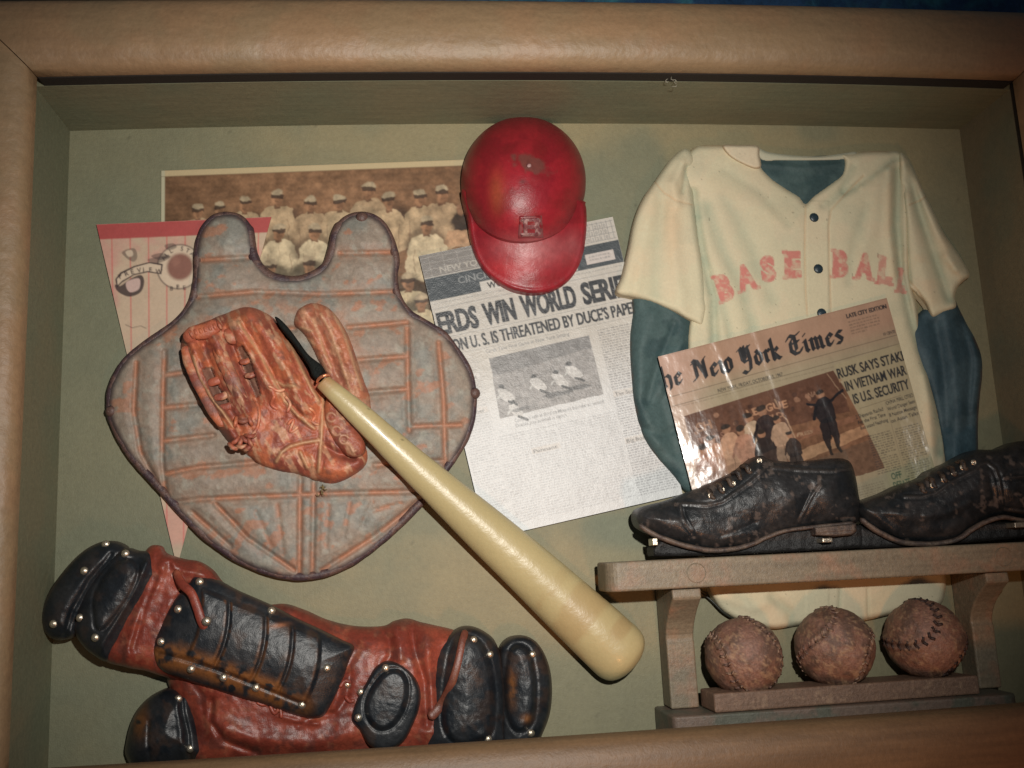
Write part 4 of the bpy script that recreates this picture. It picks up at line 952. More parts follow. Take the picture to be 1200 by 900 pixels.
for x_, y_ in ((954, 255), (959, 315), (963, 367)): put('button', button_me, x_, y_, jz(x_, y_), jersey, rot=(0, .2, 0))

# ---------------------------------------------------------------- second newspaper
GW, GH = 277, 232
sh = Sheet(GW, GH, (.31, .262, .175), 3.0); X, Y = sh.xx, sh.yy
sh.a = mixc(sh.a, (.36, .225, .155), sstep(62, 24, Y)*.95*np.clip(1.15-.0*X, 0, 1)); sh.a = mixc(sh.a, (.50, .34, .28), .55*sstep(60, 10, X))
sh.a *= (.94+.12*fbm(X, Y, 26, 12))[..., None]
k = (.028, .028, .03); lk = (.13, .10, .07)
# blackletter title: broad-pen strokes in a unit em, x advance
BL = {'h': ([[(.10, 1.0), (.10, .12), (.16, .04)], [(.10, .46), (.30, .58), (.40, .48), (.40, .10), (.34, -.08)]], .55),
 'e': ([[(.34, .20), (.22, .05), (.10, .12), (.10, .46), (.24, .58), (.36, .46), (.12, .30)]], .46),
 'N': ([[(.12, .08), (.20, .16), (.20, .86), (.08, .80)], [(.14, .92), (.34, .84), (.56, .30), (.62, .06)], [(.62, .10), (.62, .84), (.72, .94)], [(.02, .04), (.14, .14)]], .84),
 'w': ([[(.06, .62), (.12, .52), (.12, .14), (.22, .04), (.34, .14)], [(.34, .58), (.34, .14), (.44, .04), (.58, .16)], [(.48, .66), (.60, .52), (.58, .14)]], .72),
 'Y': ([[(.04, .86), (.16, .94), (.18, .42), (.30, .28), (.52, .36)], [(.52, .94), (.56, .30), (.48, -.10), (.24, -.22), (.08, -.12)], [(.34, .98), (.34, .40)], [(.46, .88), (.66, .94)]], .76),
 'o': ([[(.24, .58), (.10, .46), (.10, .14), (.24, .03), (.38, .14), (.38, .46), (.24, .58), (.18, .66)]], .52),
 'r': ([[(.04, .52), (.12, .56), (.12, .12), (.18, .04)], [(.12, .44), (.26, .58), (.34, .50)]], .40),
 'k': ([[(.10, 1.0), (.10, .12), (.16, .04)], [(.10, .36), (.30, .58), (.36, .46), (.16, .32), (.36, .08), (.44, .06)]], .52),
 'T': ([[(.06, .74), (.22, .92), (.44, .84), (.70, .96)], [(.40, .84), (.20, .62), (.16, .24), (.34, .06), (.58, .10), (.68, .26)], [(.44, .80), (.42, .24)], [(.30, .56), (.60, .60)]], .78),
 'i': ([[(.04, .52), (.12, .56), (.12, .12), (.20, .04)], [(.12, .78), (.15, .82)]], .30),
 'm': ([[(.04, .54), (.12, .56), (.12, .10), (.16, .05)], [(.12, .46), (.28, .58), (.34, .50), (.34, .10), (.38, .05)], [(.34, .46), (.50, .58), (.56, .48), (.56, .10), (.64, .04)]], .76),
 's': ([[(.38, .54), (.22, .58), (.10, .46), (.34, .22), (.26, .06), (.08, .08)]], .46)}
def black(txt, x, x1, base, em, wd, slope=0):
    kx = (x1-x)/(sum(BL[c][1] for c in txt)*em)
    for c in txt:
        if c == ' ': x += em*.30; continue
        st, adv = BL[c]
        for l in st: sh.nib([(x+px_*em*kx, base-py_*em*.98+slope*x) for px_, py_ in l], wd, .65, k, .5)
        x += adv*em*kx
    return x
black('he', -3, 23, 39, 26, 4.8); black('New', 34, 84, 39.5, 27, 5.1); black('York', 91, 141, 39.5, 27, 5.1); black('Times', 149, 217, 39.5, 27, 5.1)
sh.text('LATE CITY EDITION', 226, 12, 5.2, 48, .03, k, dil=1); sh.greek(226, 16, 262, 33, 3.6, lk, 3, .6); sh.line([(0, 1), (GW, 1)], .8, lk, .3)
sh.line([(2, 50), (GW, 46)], .8, lk, .8); sh.text('NEW YORK, FRIDAY, OCTOBER 13, 1967', 58, 59, 4.4, 78, .015, k); sh.text('10 CENTS', 262, 43, 3.6, 14, .015, k); sh.line([(2, 61.5), (GW, 57)], .8, lk, .8)
sh.greek(6, 63, 196, 66, 3, lk, 9, .35)
# picture of players on the field
pc = [(12, 76), (194, 68), (202, 94), (212, 140), (222, 196), (12, 205)]
sh.poly(pc, (.17, .088, .05))
mk = inside(X, Y, np.array(pc, float))
tone = (.55+.9*fbm(X, Y, 16, 44, 5))
sh.a = np.where(mk[..., None], sh.a*tone[..., None], sh.a)
sh.poly([(12, 76), (194, 68), (200, 92), (200, 120), (12, 118)], (.085, .04, .028), .72)
sh.poly([(118, 152), (212, 140), (215, 152), (118, 166)], (.36, .21, .12), .9); sh.poly([(118, 130), (206, 126), (208, 133), (118, 140)], (.20, .10, .06), .9); sh.poly([(120, 170), (218, 158), (222, 196), (120, 200)], (.14, .085, .055), .8)
sh.line([(120, 84), (134, 146)], 1.5, (.33, .22, .14), .9); sh.line([(186, 70), (200, 104)], 1.2, (.30, .2, .13), .7)
sh.text('LEAGUE', 84, 96, 8.5, 48, .03, (.36, .20, .12)); sh.text('FIELD', 96, 106, 6, 30, .03, (.32, .18, .11)); sh.text('CH', 22, 98, 10, 18, .03, (.28, .16, .10)); sh.text('TIGERS', 22, 112, 7, 30, .02, (.24, .13, .09)); sh.text('MA', 198, 84, 6, 10, .02, (.3, .2, .12)); sh.text('PRESS', 134, 134, 4, 18, .02, (.33, .22, .14)); sh.text('NAT', 158, 92, 6, 14, .02, (.25, .15, .1)); 
for i in range(30):
    r_ = np.random.RandomState(i); sh.ell(20+r_.rand()*160, 84+r_.rand()*30, 2.2+r_.rand()*2, 2+r_.rand()*2, (.30, .17, .11) if i % 2 else (.05, .03, .025), .6)
def player(x, y, s, c, dark=(.035, .025, .02)):
    sh.ell(x, y, 4.5*s, 5.2*s, (.28, .15, .09)); sh.ell(x-.5, y-3*s, 5.2*s, 3.2*s, dark)
    sh.poly([(x-8*s, y+9*s), (x, y+4*s), (x+9*s, y+8*s), (x+11*s, y+28*s), (x+6*s, y+32*s), (x-7*s, y+32*s), (x-11*s, y+22*s)], c, .95, True)
    sh.poly([(x-7*s, y+29*s), (x+7*s, y+29*s), (x+9*s, y+48*s), (x+4*s, y+66*s), (x, y+48*s), (x-5*s, y+66*s), (x-10*s, y+48*s)], np.array(c)*.9, .95, True)
    sh.line([(x-4*s, y+60*s), (x-5*s, y+68*s)], 3.5*s, dark); sh.line([(x+4*s, y+60*s), (x+6*s, y+68*s)], 3.5*s, dark); sh.line([(x, y+30*s), (x-1, y+52*s)], 1.0, np.array(c)*.4, .8); sh.line([(x-8*s, y+12*s), (x-14*s, y+26*s)], 3*s, np.array(c)*.8)
player(36, 112, 1.15, (.34, .18, .11)); player(56, 104, 1.1, (.42, .25, .16)); player(24, 120, 1.1, (.28, .14, .09)); player(84, 98, 1.15, (.42, .31, .21)); player(72, 110, 1.1, (.34, .18, .12))
player(101, 94, 1.25, (.025, .018, .018)); player(116, 108, 1.0, (.36, .24, .16)); player(94, 120, 1.0, (.03, .022, .02)); player(126, 130, .8, (.03, .022, .02))
player(172, 92, 1.05, (.018, .016, .018)); sh.line([(176, 104), (198, 94)], 3.5, (.018, .016, .018)); sh.line([(168, 104), (154, 98)], 3.0, (.018, .016, .018)); sh.poly([(13, 150), (118, 140), (120, 205), (13, 205)], (.09, .05, .035), .35); 
sh.poly([(40, 190), (60, 160), (76, 205), (40, 205)], (.28, .14, .085), .8, True)
# headline block with its own pale column
sh.warp(13, 78, 200, 200, 1.5, 8, 321); sh.mottle(13, 78, 212, 196, 4, .35, 322); sh.mottle(0, 0, GW, 60, 20, .12, 323)
sh.poly([(196, 62), (GW, 57), (GW, GH), (222, GH), (221, 190), (204, 96)], (.32, .275, .175)); 
sh.text('RUSK SAYS STAKE', 198, 79, 12, 82, .022, k, dil=1, rot=-.02); sh.text('IN VIETNAM WAR', 203, 96, 12, 73, .022, k, dil=1, rot=-.02); sh.text('IS U.S. SECURITY', 208, 113, 12, 67, .022, k, dil=1, rot=-.02)
sh.line([(212, 120), (262, 117)], .6, lk, .8)
for i, t in enumerate(('2 Shipyards Raided', 'For the First Time', 'Red seized Haiphong')): sh.text(t, 205+i*1, 131+i*7, 4.6, 33, .012, k, rot=-.05)
for i, t in enumerate(('CHINA PERIL CITED', 'World Danger Seen', '8 Nation Message', 'on Asian Talks')): sh.text(t, 243, 124+i*7.4, 4.6, 33, .012, k, rot=-.05)
sh.greek(212, 154, 240, 204, 2.9, k, 61, .6); sh.greek(244, 154, 274, GH-3, 2.9, k, 62, .6); sh.line([(242, 120), (243, GH)], .5, lk, .5)
sh.text('OFF', 226, 212, 8, 12, .02, (.05, .09, .06)); sh.text('DEBATE', 226, 223, 8, 20, .02, (.05, .09, .06)); sh.greek(8, 210, 216, GH-2, 3, lk, 64, .5)
sh.a = mixc(sh.a, sh.a*np.array([.75, 1.0, .8]), .3*sstep(170, 225, Y)*sstep(190, 250, X))
sh.soften(1)
def zg(u, v):
    z = 28+(.05+.15*sstep(40, 130, v))*np.minimum(u, 46)+1.2*np.sin((u+v*.25)/23)*sstep(20, 90, v)
    z = z-.05*np.clip(u-62, 0, 150)*sstep(30, 110, v)+.24*np.clip(u-252, 0, 30)*sstep(100, 170, v)
    z = z+1.1*np.exp(-((u-118-v*.1)/5)**2)+1.2*np.exp(-((u-70-v*.14)/5)**2)+1.2*np.exp(-((u-166-v*.12)/6)**2)*sstep(60, 100, v)
    return z+1.6*(fbm(u, v*.5, 15, 201)-.5)+np.where(v > 150, 1, 1)*0
paper('daily_newspaper', [(771, 418), (1039, 349), (1101, 568), (828, 640)], sh, m_gloss, zg, 'glossy brown newspaper front page with blackletter title, leaning on the jersey', 'newspaper', step=.72)

# ---------------------------------------------------------------- shin guards
def red_l(px, py, d, z):
    b = mixc((.18, .034, .021), (.26, .053, .030), sstep(.42, .62, fbm(px, py, 22, 211)))
    b = mixc(b, (.10, .035, .028), .6*sstep(.54, .70, fbm(px, py, 13, 212)))
    b = mixc(b, (.30, .11, .06), .4*sstep(.60, .75, fbm(px, py, 8, 213)))
    return b*(.85+.3*fbm(px, py, 4, 214, 2))[..., None]
def blk_l(px, py, d, z, br=0.0, rust=None):
    b = mixc((.009, .012, .016), (.018, .020, .023), sstep(.4, .6, fbm(px, py, 18, 221)))
    b = mixc(b, (.075, .036, .018), (.12+br*.6)*sstep(.54, .74, fbm(px, py, 14, 222)))
    if rust is not None: b = mixc(b, (.20, .075, .02), np.clip(rust, 0, 1)*.8*sstep(.3, .55, fbm(px, py, 9, 223)))
    b = mixc(b, (.09, .05, .035), .5*sstep(3.5, 0, d))
    return b*(.8+.4*fbm(px, py, 4, 224, 2))[..., None]
gA = thing('catcher_shin_guard', PJ(230, 790, 20), 'upper black and red leather catcher shin guard, riveted plates, lying across the other guard', 'shin guard', 'pair of catcher shin guards in the corner')
gB = thing('catcher_shin_guard', PJ(400, 870, 0), 'lower black and red catcher shin guard with round side pad, against the bottom rail', 'shin guard', 'pair of catcher shin guards in the corner')
# lower guard, red padding
RB = [(196, 797), (215, 775), (280, 722), (324, 708), (353, 714), (384, 727), (416, 734), (448, 734), (462, 728), (478, 725), (495, 730), (530, 738), (540, 745), (530, 800), (520, 880), (400, 895), (280, 895), (226, 892), (222, 850)]
RBf = [([(250, 850), (300, 868), (360, 872), (410, 862)], 8, 12), ([(248, 822), (246, 845), (262, 868), (300, 882)], -6, 4), ([(445, 738), (456, 750), (458, 768), (452, 778)], -5, 4), ([(462, 732), (468, 752), (470, 772)], 4, 5), ([(480, 728), (486, 760), (498, 800), (500, 850)], -6, 5), ([(500, 735), (503, 780), (506, 830)], 5, 7), ([(340, 712), (370, 740), (410, 760)], 4, 9), ([(350, 850), (370, 840), (392, 836), (405, 820), (410, 790)], -4, 4),
       ([(420, 760), (400, 790), (392, 830)], 4, 6), ([(330, 840), (352, 846), (372, 848)], 3, 3), ([(225, 800), (236, 815), (240, 850)], -3, 4)]
_, rbz = relief('padding', RB, lambda px, py, d: 10+38*prof(d, 60)+folds(px, py, RBf)+3*(fbm(px, py, 16, 231)-.5)+1.2*(fbm(px, py, 6, 232)-.5), m_guard, gB, step=1.8, col=red_l)
CB1 = [(147, 885), (148, 868), (153, 848), (162, 830), (176, 816), (194, 807), (210, 807), (222, 813), (229, 830), (234, 855), (239, 885), (200, 900), (160, 900)]
cbf = [([(212, 812), (214, 835), (220, 860), (222, 890)], -6, 3), ([(206, 815), (210, 840), (214, 880)], 3, 4), ([(174, 845), (173, 870), (176, 895)], -2.5, 2)]
_, z1 = relief('ankle_cap', CB1, lambda px, py, d: 12+40*prof(d, 55)+folds(px, py, cbf)+1.5*(fbm(px, py, 8, 233)-.5), m_guard, gB, step=1.5, col=lambda px, py, d, z: blk_l(px, py, d, z, .3, .9*np.exp(-((px-163)/10)**2-((py-845)/18)**2)))
CB2 = [(500, 880), (499, 850), (503, 825), (502, 800), (504, 775), (511, 758), (524, 745), (540, 735), (556, 735), (572, 743), (581, 753), (588, 775), (592, 820), (591, 850), (588, 880), (540, 892)]
ovA = [(535, 752), (556, 750), (569, 768), (576, 800), (577, 835), (570, 862), (540, 870), (522, 850), (524, 800)]
def ov_h(px, py, O_, amp, w):
    O2 = catmull(O_, True, 4); dd, _ = segdist(px, py, O2); s_ = inside(px, py, O2)
    return amp*sstep(-w, w, np.where(s_, dd, -dd))-1.6*np.exp(-((np.where(s_, dd, -dd)+w)/1.8)**2)
_, z2 = relief('knee_cap', CB2, lambda px, py, d: 20+30*prof(d, 60)+4*prof(d, 5)+ov_h(px, py, ovA, 4.5, 4)+1.5*(fbm(px, py, 8, 234)-.5), m_guard, gB, step=1.5, zb=8, col=lambda px, py, d, z: blk_l(px, py, d, z, .25))
CB3 = [(588, 880), (587, 850), (588, 810), (585, 770), (587, 756), (597, 747), (613, 745), (627, 751), (638, 766), (645, 787), (647, 812), (644, 838), (635, 862), (626, 880), (605, 888)]
ovB = [(600, 762), (616, 760), (624, 785), (626, 815), (622, 845), (608, 856), (597, 840), (594, 800)]
_, z3 = relief('thigh_cap', CB3, lambda px, py, d: 16+22*prof(d, 45)+5*prof(d, 5)+ov_h(px, py, ovB, 4.5, 3.5)+1.5*(fbm(px, py, 8, 235)-.5), m_guard, gB, step=1.5, zb=6, col=lambda px, py, d, z: blk_l(px, py, d, z, .3, 1.1*np.exp(-((px-600)/5)**2-((py-805)/18)**2)+np.exp(-((px-617)/6)**2-((py-842)/5)**2)))
SP = [(438, 783), (450, 775), (465, 776), (479, 785), (488, 796), (493, 812), (491, 832), (484, 850), (472, 870), (452, 880), (433, 874), (421, 857), (411, 843), (417, 820), (428, 800)]
ovC = [(452, 790), (466, 787), (475, 797), (476, 815), (470, 835), (458, 850), (444, 853), (433, 842), (430, 826), (438, 806)]
_, z4 = relief('side_pad', SP, lambda px, py, d: 44+8*prof(d, 5)+7*prof(d, 40)+ov_h(px, py, ovC, 4.5, 3.5)+1.2*(fbm(px, py, 8, 236)-.5), m_guard, gB, step=1.3, zb=28, col=lambda px, py, d, z: blk_l(px, py, d, z, .25))
tube('strap', [(x, y, max(z2(x, y), 40), r) for x, y, r in ((546, 738, 4), (542, 752, 4.6), (537, 776, 4.8), (529, 802, 5), (517, 826, 5.4))]+[(503, 842, 46, 6)], m_guard, gB, flat=.4, n=10, step=3, col=lambda px, py, d, z: mixc(red_l(px, py, d, z), (.12, .045, .028), .7+0*px))
for x_, y_, f_ in ((209, 819, z1), (223, 877, z1), (555, 750, z2), (574, 767, z2), (572, 866, z2), (624, 767, z3), (622, 859, z3), (452, 783, z4), (423, 811, z4), (420, 841, z4), (407, 802, rbz)):
    put('rivet', stud_me, x_, y_, f_(x_, y_)-.3, gB, s=.95)
for p_ in ([(316, 826), (322, 836), (328, 830), (330, 842)], [(398, 806), (404, 798), (412, 800)], [(404, 815), (410, 822), (416, 820)], [(300, 822), (308, 826), (314, 824)]):
    tube('lace', [(x, y, rbz(x, y)+1, 2.2) for x, y in p_], m_guard, gB, n=8, step=2, col=lambda px, py, d, z: red_l(px, py, d, z)*1.3)
# upper guard
RA = [(120, 770), (135, 730), (150, 690), (165, 655), (176, 640), (188, 640), (194, 649), (215, 655), (232, 658), (248, 668), (262, 684), (290, 700), (352, 735), (395, 762), (400, 800), (360, 830), (250, 806), (215, 799), (192, 793), (170, 786), (148, 782)]
RAf = [([(196, 650), (180, 690), (160, 730), (148, 775)], 5, 6), ([(186, 672), (168, 715), (155, 760)], -4, 4), ([(216, 690), (200, 720), (185, 765)], -3, 4), ([(200, 655), (215, 668), (240, 672)], 4, 5), ([(205, 672), (214, 684), (228, 690)], -4, 3), ([(202, 655), (205, 670), (212, 682)], 3, 4)]
_, raz = relief('padding', RA, lambda px, py, d: 30+24*prof(d, 22)+folds(px, py, RAf)+2.5*(fbm(px, py, 14, 241)-.5)+1.*(fbm(px, py, 6, 242)-.5), m_guard, gA, zb=20, step=1.6, col=red_l)
CA1 = [(48, 722), (52, 706), (60, 690), (72, 673), (86, 656), (100, 644), (113, 637), (124, 634), (138, 635), (150, 645), (140, 670), (120, 690), (105, 710), (93, 730), (88, 745), (74, 750), (60, 748), (51, 738)]
_, za1 = relief('ankle_cap', CA1, lambda px, py, d: 28+24*prof(d, 34)+folds(px, py, [([(76, 745), (85, 715), (105, 680), (130, 650)], -4, 3)])+1.5*(fbm(px, py, 8, 243)-.5), m_guard, gA, zb=18, step=1.5, col=lambda px, py, d, z: blk_l(px, py, d, z))
CA2 = [(88, 742), (88, 725), (94, 705), (104, 685), (118, 665), (132, 650), (147, 642), (160, 645), (172, 646), (180, 650), (190, 672), (183, 687), (172, 705), (160, 722), (150, 738), (140, 755), (130, 770), (123, 775), (110, 768), (98, 758)]
ovD = [(112, 722), (112, 700), (124, 676), (140, 660), (154, 658), (160, 670), (152, 692), (138, 715), (122, 735), (114, 735)]
_, za2 = relief('knee_cap', CA2, lambda px, py, d: 38+24*prof(d, 42)+ov_h(px, py, ovD, 3.2, 3)+folds(px, py, [([(172, 660), (158, 690), (135, 730), (118, 758)], 4, 4)])+1.5*(fbm(px, py, 8, 244)-.5), m_guard, gA, zb=24, step=1.5, col=lambda px, py, d, z: blk_l(px, py, d, z, .1))
PL = [(220, 683), (226, 675), (236, 675), (254, 680), (277, 692), (300, 702), (320, 711), (343, 723), (375, 738), (400, 750), (415, 758), (410, 775), (402, 798), (392, 820), (380, 838), (368, 842), (355, 841), (335, 835), (312, 827), (280, 818), (247, 807), (215, 796), (190, 786), (180, 772), (180, 752), (190, 728), (203, 703)]
slots = [[(246, 700), (240, 720), (224, 748)], [(283, 702), (270, 735), (256, 778)], [(300, 710), (288, 745), (282, 790)], [(352, 738), (336, 770), (322, 808)], [(378, 752), (362, 790), (350, 828)]]
edge_l = [[(186, 766), (212, 772), (256, 786), (322, 812), (356, 826)]]
bands = [[(232, 690), (222, 715), (205, 745), (200, 762)], [(262, 700), (252, 735), (240, 770)], [(326, 726), (312, 765), (302, 798)], [(390, 768), (376, 800), (364, 828)]]
def pl_h(px, py, d):
    ac = -(px-200)*.37+(py-740)*.93; tt = (px-200)*.93+(py-740)*.37+ac*ac*.004
    slab = 0
    for t0, t1 in ((30, 60), (66, 106), (112, 140), (146, 176)): slab = np.maximum(slab, sstep(t0-1.2, t0+1.2, tt)*sstep(t1+5, t1, tt))
    slab = slab*sstep(-62, -56, ac)*sstep(22, 18, ac)
    return 46+20*prof(d, 60)+4*prof(d, 3)+4.5*slab+1.6*np.minimum(slab, 1)*0-2.6*np.exp(-(strokes(px, py, edge_l)/2.5)**2)+1.0*(fbm(px, py, 9, 245)-.5)
def pl_c(px, py, d, z):
    e = strokes(px, py, edge_l); ac = -(px-200)*.37+(py-740)*.93; tt = (px-200)*.93+(py-740)*.37+ac*ac*.004
    s_ = np.full(np.shape(px), 99.)
    for t0, t1 in ((30, 60), (66, 106), (112, 140), (146, 176)): s_ = np.minimum(s_, np.where((ac < 22) & (ac > -58), np.minimum(np.abs(tt-t0-1), np.abs(tt-t1+1)), 99))
    s_ = np.minimum(s_, np.where((tt > 30) & (tt < 176), np.abs(ac-19), 99))+3
    ru = 1.1*np.exp(-((e-6)/8)**2)*(fbm(px, py, 15, 246) > .3)+.5*np.exp(-((s_-3)/1.5)**2)
    b = blk_l(px, py, d, z, .45, ru*np.where(px < 330, 1, .5))
    b = mixc(b, (.33, .13, .06), .8*np.exp(-((px-327+(py-733)*1.6)/9)**2-((py-733)/3.2)**2))
    return b
_, zp = relief('shin_plate', PL, pl_h, m_guard, gA, zb=34, step=1.4, col=pl_c)
for x_, y_, f_ in ((63, 731, za1), (99, 669, za1), (124, 638, za1), (147, 649, za2), (94, 724, za2), (112, 747, za2), (234, 682, zp), (209, 714, zp), (189, 752, zp), (224, 784, zp), (262, 794, zp), (300, 806, zp), (354, 826, zp), (383, 783, zp), (318, 716, zp)):
    put('rivet', stud_me, x_, y_, f_(x_, y_)-.3, gA)
tube('strap', [(205, 668, 56, 4), (213, 684, 66, 5), (224, 695, 71, 5), (231, 712, 73, 5.2), (236, 727, 73, 5.5), (243, 738, 72, 6.5)], m_guard, gA, flat=.5, n=10, step=3, col=red_l)
put('rivet', stud_me, 242, 728, 77, gA, s=1.1)

# ---------------------------------------------------------------- shelf with corbels and base board
shelf = thing('shelf', W([0, 0, 0])*0+[450, -197, 40], 'brown grey wooden shelf with two curved brackets and a base board under the black shoes', 'shelf')
x0s = PJ(712, 680, 85)[0]; x1s = x0s+540
yt, yb = -6.5, -38.5
pts = []
for k_ in range(9): a = math.pi+math.pi/2*k_/8; pts.append((x0s+16+16*math.cos(a), 84+(-16)*-1*0-0+(-16)*(-math.sin(a))*0))
rc = 15
poly = [(x0s, 27), (x1s, 27)]+[(x1s-rc+rc*math.cos(a), 85-rc+rc*math.sin(a)) for a in np.linspace(0, math.pi/2, 7)]+[(x0s+rc+rc*math.cos(a), 85-rc+rc*math.sin(a)) for a in np.linspace(math.pi/2, math.pi, 7)]
prism('shelf_board', poly, yb, yt, 'y', m_shelf, shelf, bev=2.6)
def corbel(xl, xr):
    p_ = [(yb-.4, 2), (yb-.4, 77), (yb-10, 78)]+[(yb-12-46*t, 34+43*(1-t)**1.7) for t in np.linspace(0, 1, 9)]+[(yb-62, 35.5), (-171, 35.5), (-171, 2)]
    return prism('bracket', p_, xl, xr, 'x', m_shelf, shelf, bev=2.2)
xb0 = PJ(788, 700, 77)[0]; xb1 = PJ(822, 700, 77)[0]
corbel(xb0, xb1)
xc0 = PJ(1155, 675, 77)[0]; xc1 = PJ(1182, 675, 77)[0]
corbel(xc0, xc1)
xa0 = PJ(788, 846, 80)[0]; xa1 = PJ(1192, 815, 78)[0]
poly = [(xa0, 1), (xa1, 1)]+[(xa1-rc+rc*math.cos(a), 84-rc+rc*math.sin(a)) for a in np.linspace(0, math.pi/2, 7)]+[(xa0+6+6*math.cos(a), 84-6+6*math.sin(a)) for a in np.linspace(math.pi/2, math.pi, 4)]
prism('base_board', poly, -206, -171.5, 'y', m_shelfd, shelf, bev=2.4)
for (a_, b_, z_) in ((PJ(816, 668, 85.3)[0], -22.5, 85.2), (PJ(1176, 648, 85.3)[0], -22, 85.2)):
    o = put('wood_plug', rim_mesh('wood_plug', 10.5, .55, m_shelf), 0, 0, 0, shelf); o.location = Vector(W([a_, b_, z_])-np.array(shelf.location))

# ---------------------------------------------------------------- ball tray
tray = thing('ball_tray', [430, -171, 60], 'thick reddish brown wooden plank on the base board carrying three baseballs', 'wooden plank')
ta = PJ(832, 826, 76); tb = PJ(1148, 800, 62); tc0 = PJ(818, 818, 40); 
poly = [(ta[0]+4, 80), (tb[0]-5, 70), (tb[0]-12, 22), (ta[0]+3, 30)]
prism('plank', poly, -171.2, -151, 'y', m_tray, tray, bev=2.4)
# ---------------------------------------------------------------- balls
def ball(px, py, rpx, z, label, rot, seed, stitchy):
    c = PJ(px, py, z); r = rpx*(D-z)/F
    root = thing('baseball', c-[0, r, 0], label, 'baseball', 'three baseballs on the plank')
    rot = Matrix.Rotation(rot[0], 3, 'X')@Matrix.Rotation(rot[1], 3, 'Y')@Matrix.Rotation(rot[2], 3, 'Z'); Rm = np.array(rot)
    t = np.linspace(0, 2*np.pi, 240, endpoint=False); al = .44
    sx_ = np.cos(t)+al*np.cos(3*t)*.5; 
    a_, b_ = .75, .25
    cur = np.stack([a_*np.cos(t)+b_*np.cos(3*t), a_*np.sin(t)-b_*np.sin(3*t), 2*math.sqrt(a_*b_)*np.sin(2*t)], -1); cur /= np.linalg.norm(cur, axis=1)[:, None]
    cur = cur@Rm.T
    n1_, n2_ = 110, 72; th = np.linspace(0, 2*np.pi, n1_, endpoint=False); ph = np.linspace(0, np.pi, n2_)
    TH, PH = np.meshgrid(th, ph, indexing='ij')
    U_ = np.stack([np.cos(TH)*np.sin(PH), np.cos(PH), -np.sin(TH)*np.sin(PH)], -1).reshape(-1, 3)
    dist = np.arccos(np.clip((U_@cur.T).max(1), -1, 1))*r
    cu = (U_@cur.T).argmax(1)
    no = fbm(U_[:, 0]*30+U_[:, 2]*17+50, U_[:, 1]*30+U_[:, 2]*11+50, 6, seed)+.0
    no2 = fbm(U_[:, 0]*40+U_[:, 2]*29+90, U_[:, 1]*40-U_[:, 2]*21+90, 3, seed+7)
    rad = r*(1+0*no)+1.0*(no-.5)*2+.6*(no2-.5)*2-1.7*np.exp(-(dist/1.4)**2)+1.1*np.exp(-((dist-4)/2)**2)
    rad = rad-(.0)
    V = c+U_*rad[:, None]*[1, .985, 1]
    idx = np.arange(n1_*n2_).reshape(n1_, n2_); I2 = np.roll(idx, -1, 0)
    q = np.stack([idx[:, :-1], idx[:, 1:], I2[:, 1:], I2[:, :-1]], -1).reshape(-1, 4)
    C = mixc((.20, .100, .066), (.125, .072, .052), sstep(.4, .6, no)); C = mixc(C, (.34, .21, .125), .7*sstep(.54, .70, no2)); C = mixc(C, (.26, .135, .10), .5*sstep(.5, .62, fbm(U_[:, 0]*40+60, U_[:, 1]*40+60, 16, seed+3)))
    C = mixc(C, (.035, .02, .018), .6*np.exp(-(dist/1.6)**2)*stitchy)
    link_mesh('cover', V, q, m_ball, root, C)
    # stitching: short slanted threads either side of the seam
    SV = []; SF_ = []
    tn = np.roll(cur, -1, 0)-np.roll(cur, 1, 0); tn /= np.linalg.norm(tn, axis=1)[:, None]
    for k in range(0, 240, 5 if stitchy < .9 else 5):
        p = cur[k]; tt = tn[k]; sd = np.cross(p, tt)
        for sg in (-1, 1):
            a0 = p*(r+.2); a1 = p*(r+1.2)+sd*sg*5.0+tt*3.2; a1 = a1/np.linalg.norm(a1)*(r+.9)
            ax = a1-a0; w_ = np.cross(ax, p); w_ = w_/np.linalg.norm(w_)*(1.1+.5*stitchy)
            b0 = len(SV)
            for e_ in (a0, a1):
                SV += [c+e_-w_, c+e_+p*1.3, c+e_+w_, c+e_-p*1.5]
            SF_ += [[b0, b0+1, b0+5, b0+4], [b0+1, b0+2, b0+6, b0+5], [b0+2, b0+3, b0+7, b0+6], [b0+3, b0, b0+4, b0+7], [b0, b0+3, b0+2, b0+1], [b0+4, b0+5, b0+6, b0+7]]
    o = link_mesh('stitching', SV, SF_, m_stitch if stitchy > .9 else m_ball2, root)
    o['kind'] = 'stuff'
m_ball2 = M('worn_stitch', (.12, .065, .05), .5, bumps=((1.5, .8),), var=.35, varsize=3, color2=(.24, .15, .10), mixsize=6)
ball(871, 769, 44.5, 52, 'dusty brown baseball nearest the left bracket, seam curving at its right edge', (1.705, .41, -2.447), 301, .5)
ball(978, 758, 46, 50, 'middle brown baseball of the three, seam running over its top left', (-.604, -2.879, 1.346), 311, .5)
ball(1083, 748, 46, 48, 'brown baseball nearest the right bracket with bold dark zigzag stitches', (.103, -2.948, -1.636), 321, 1.0)
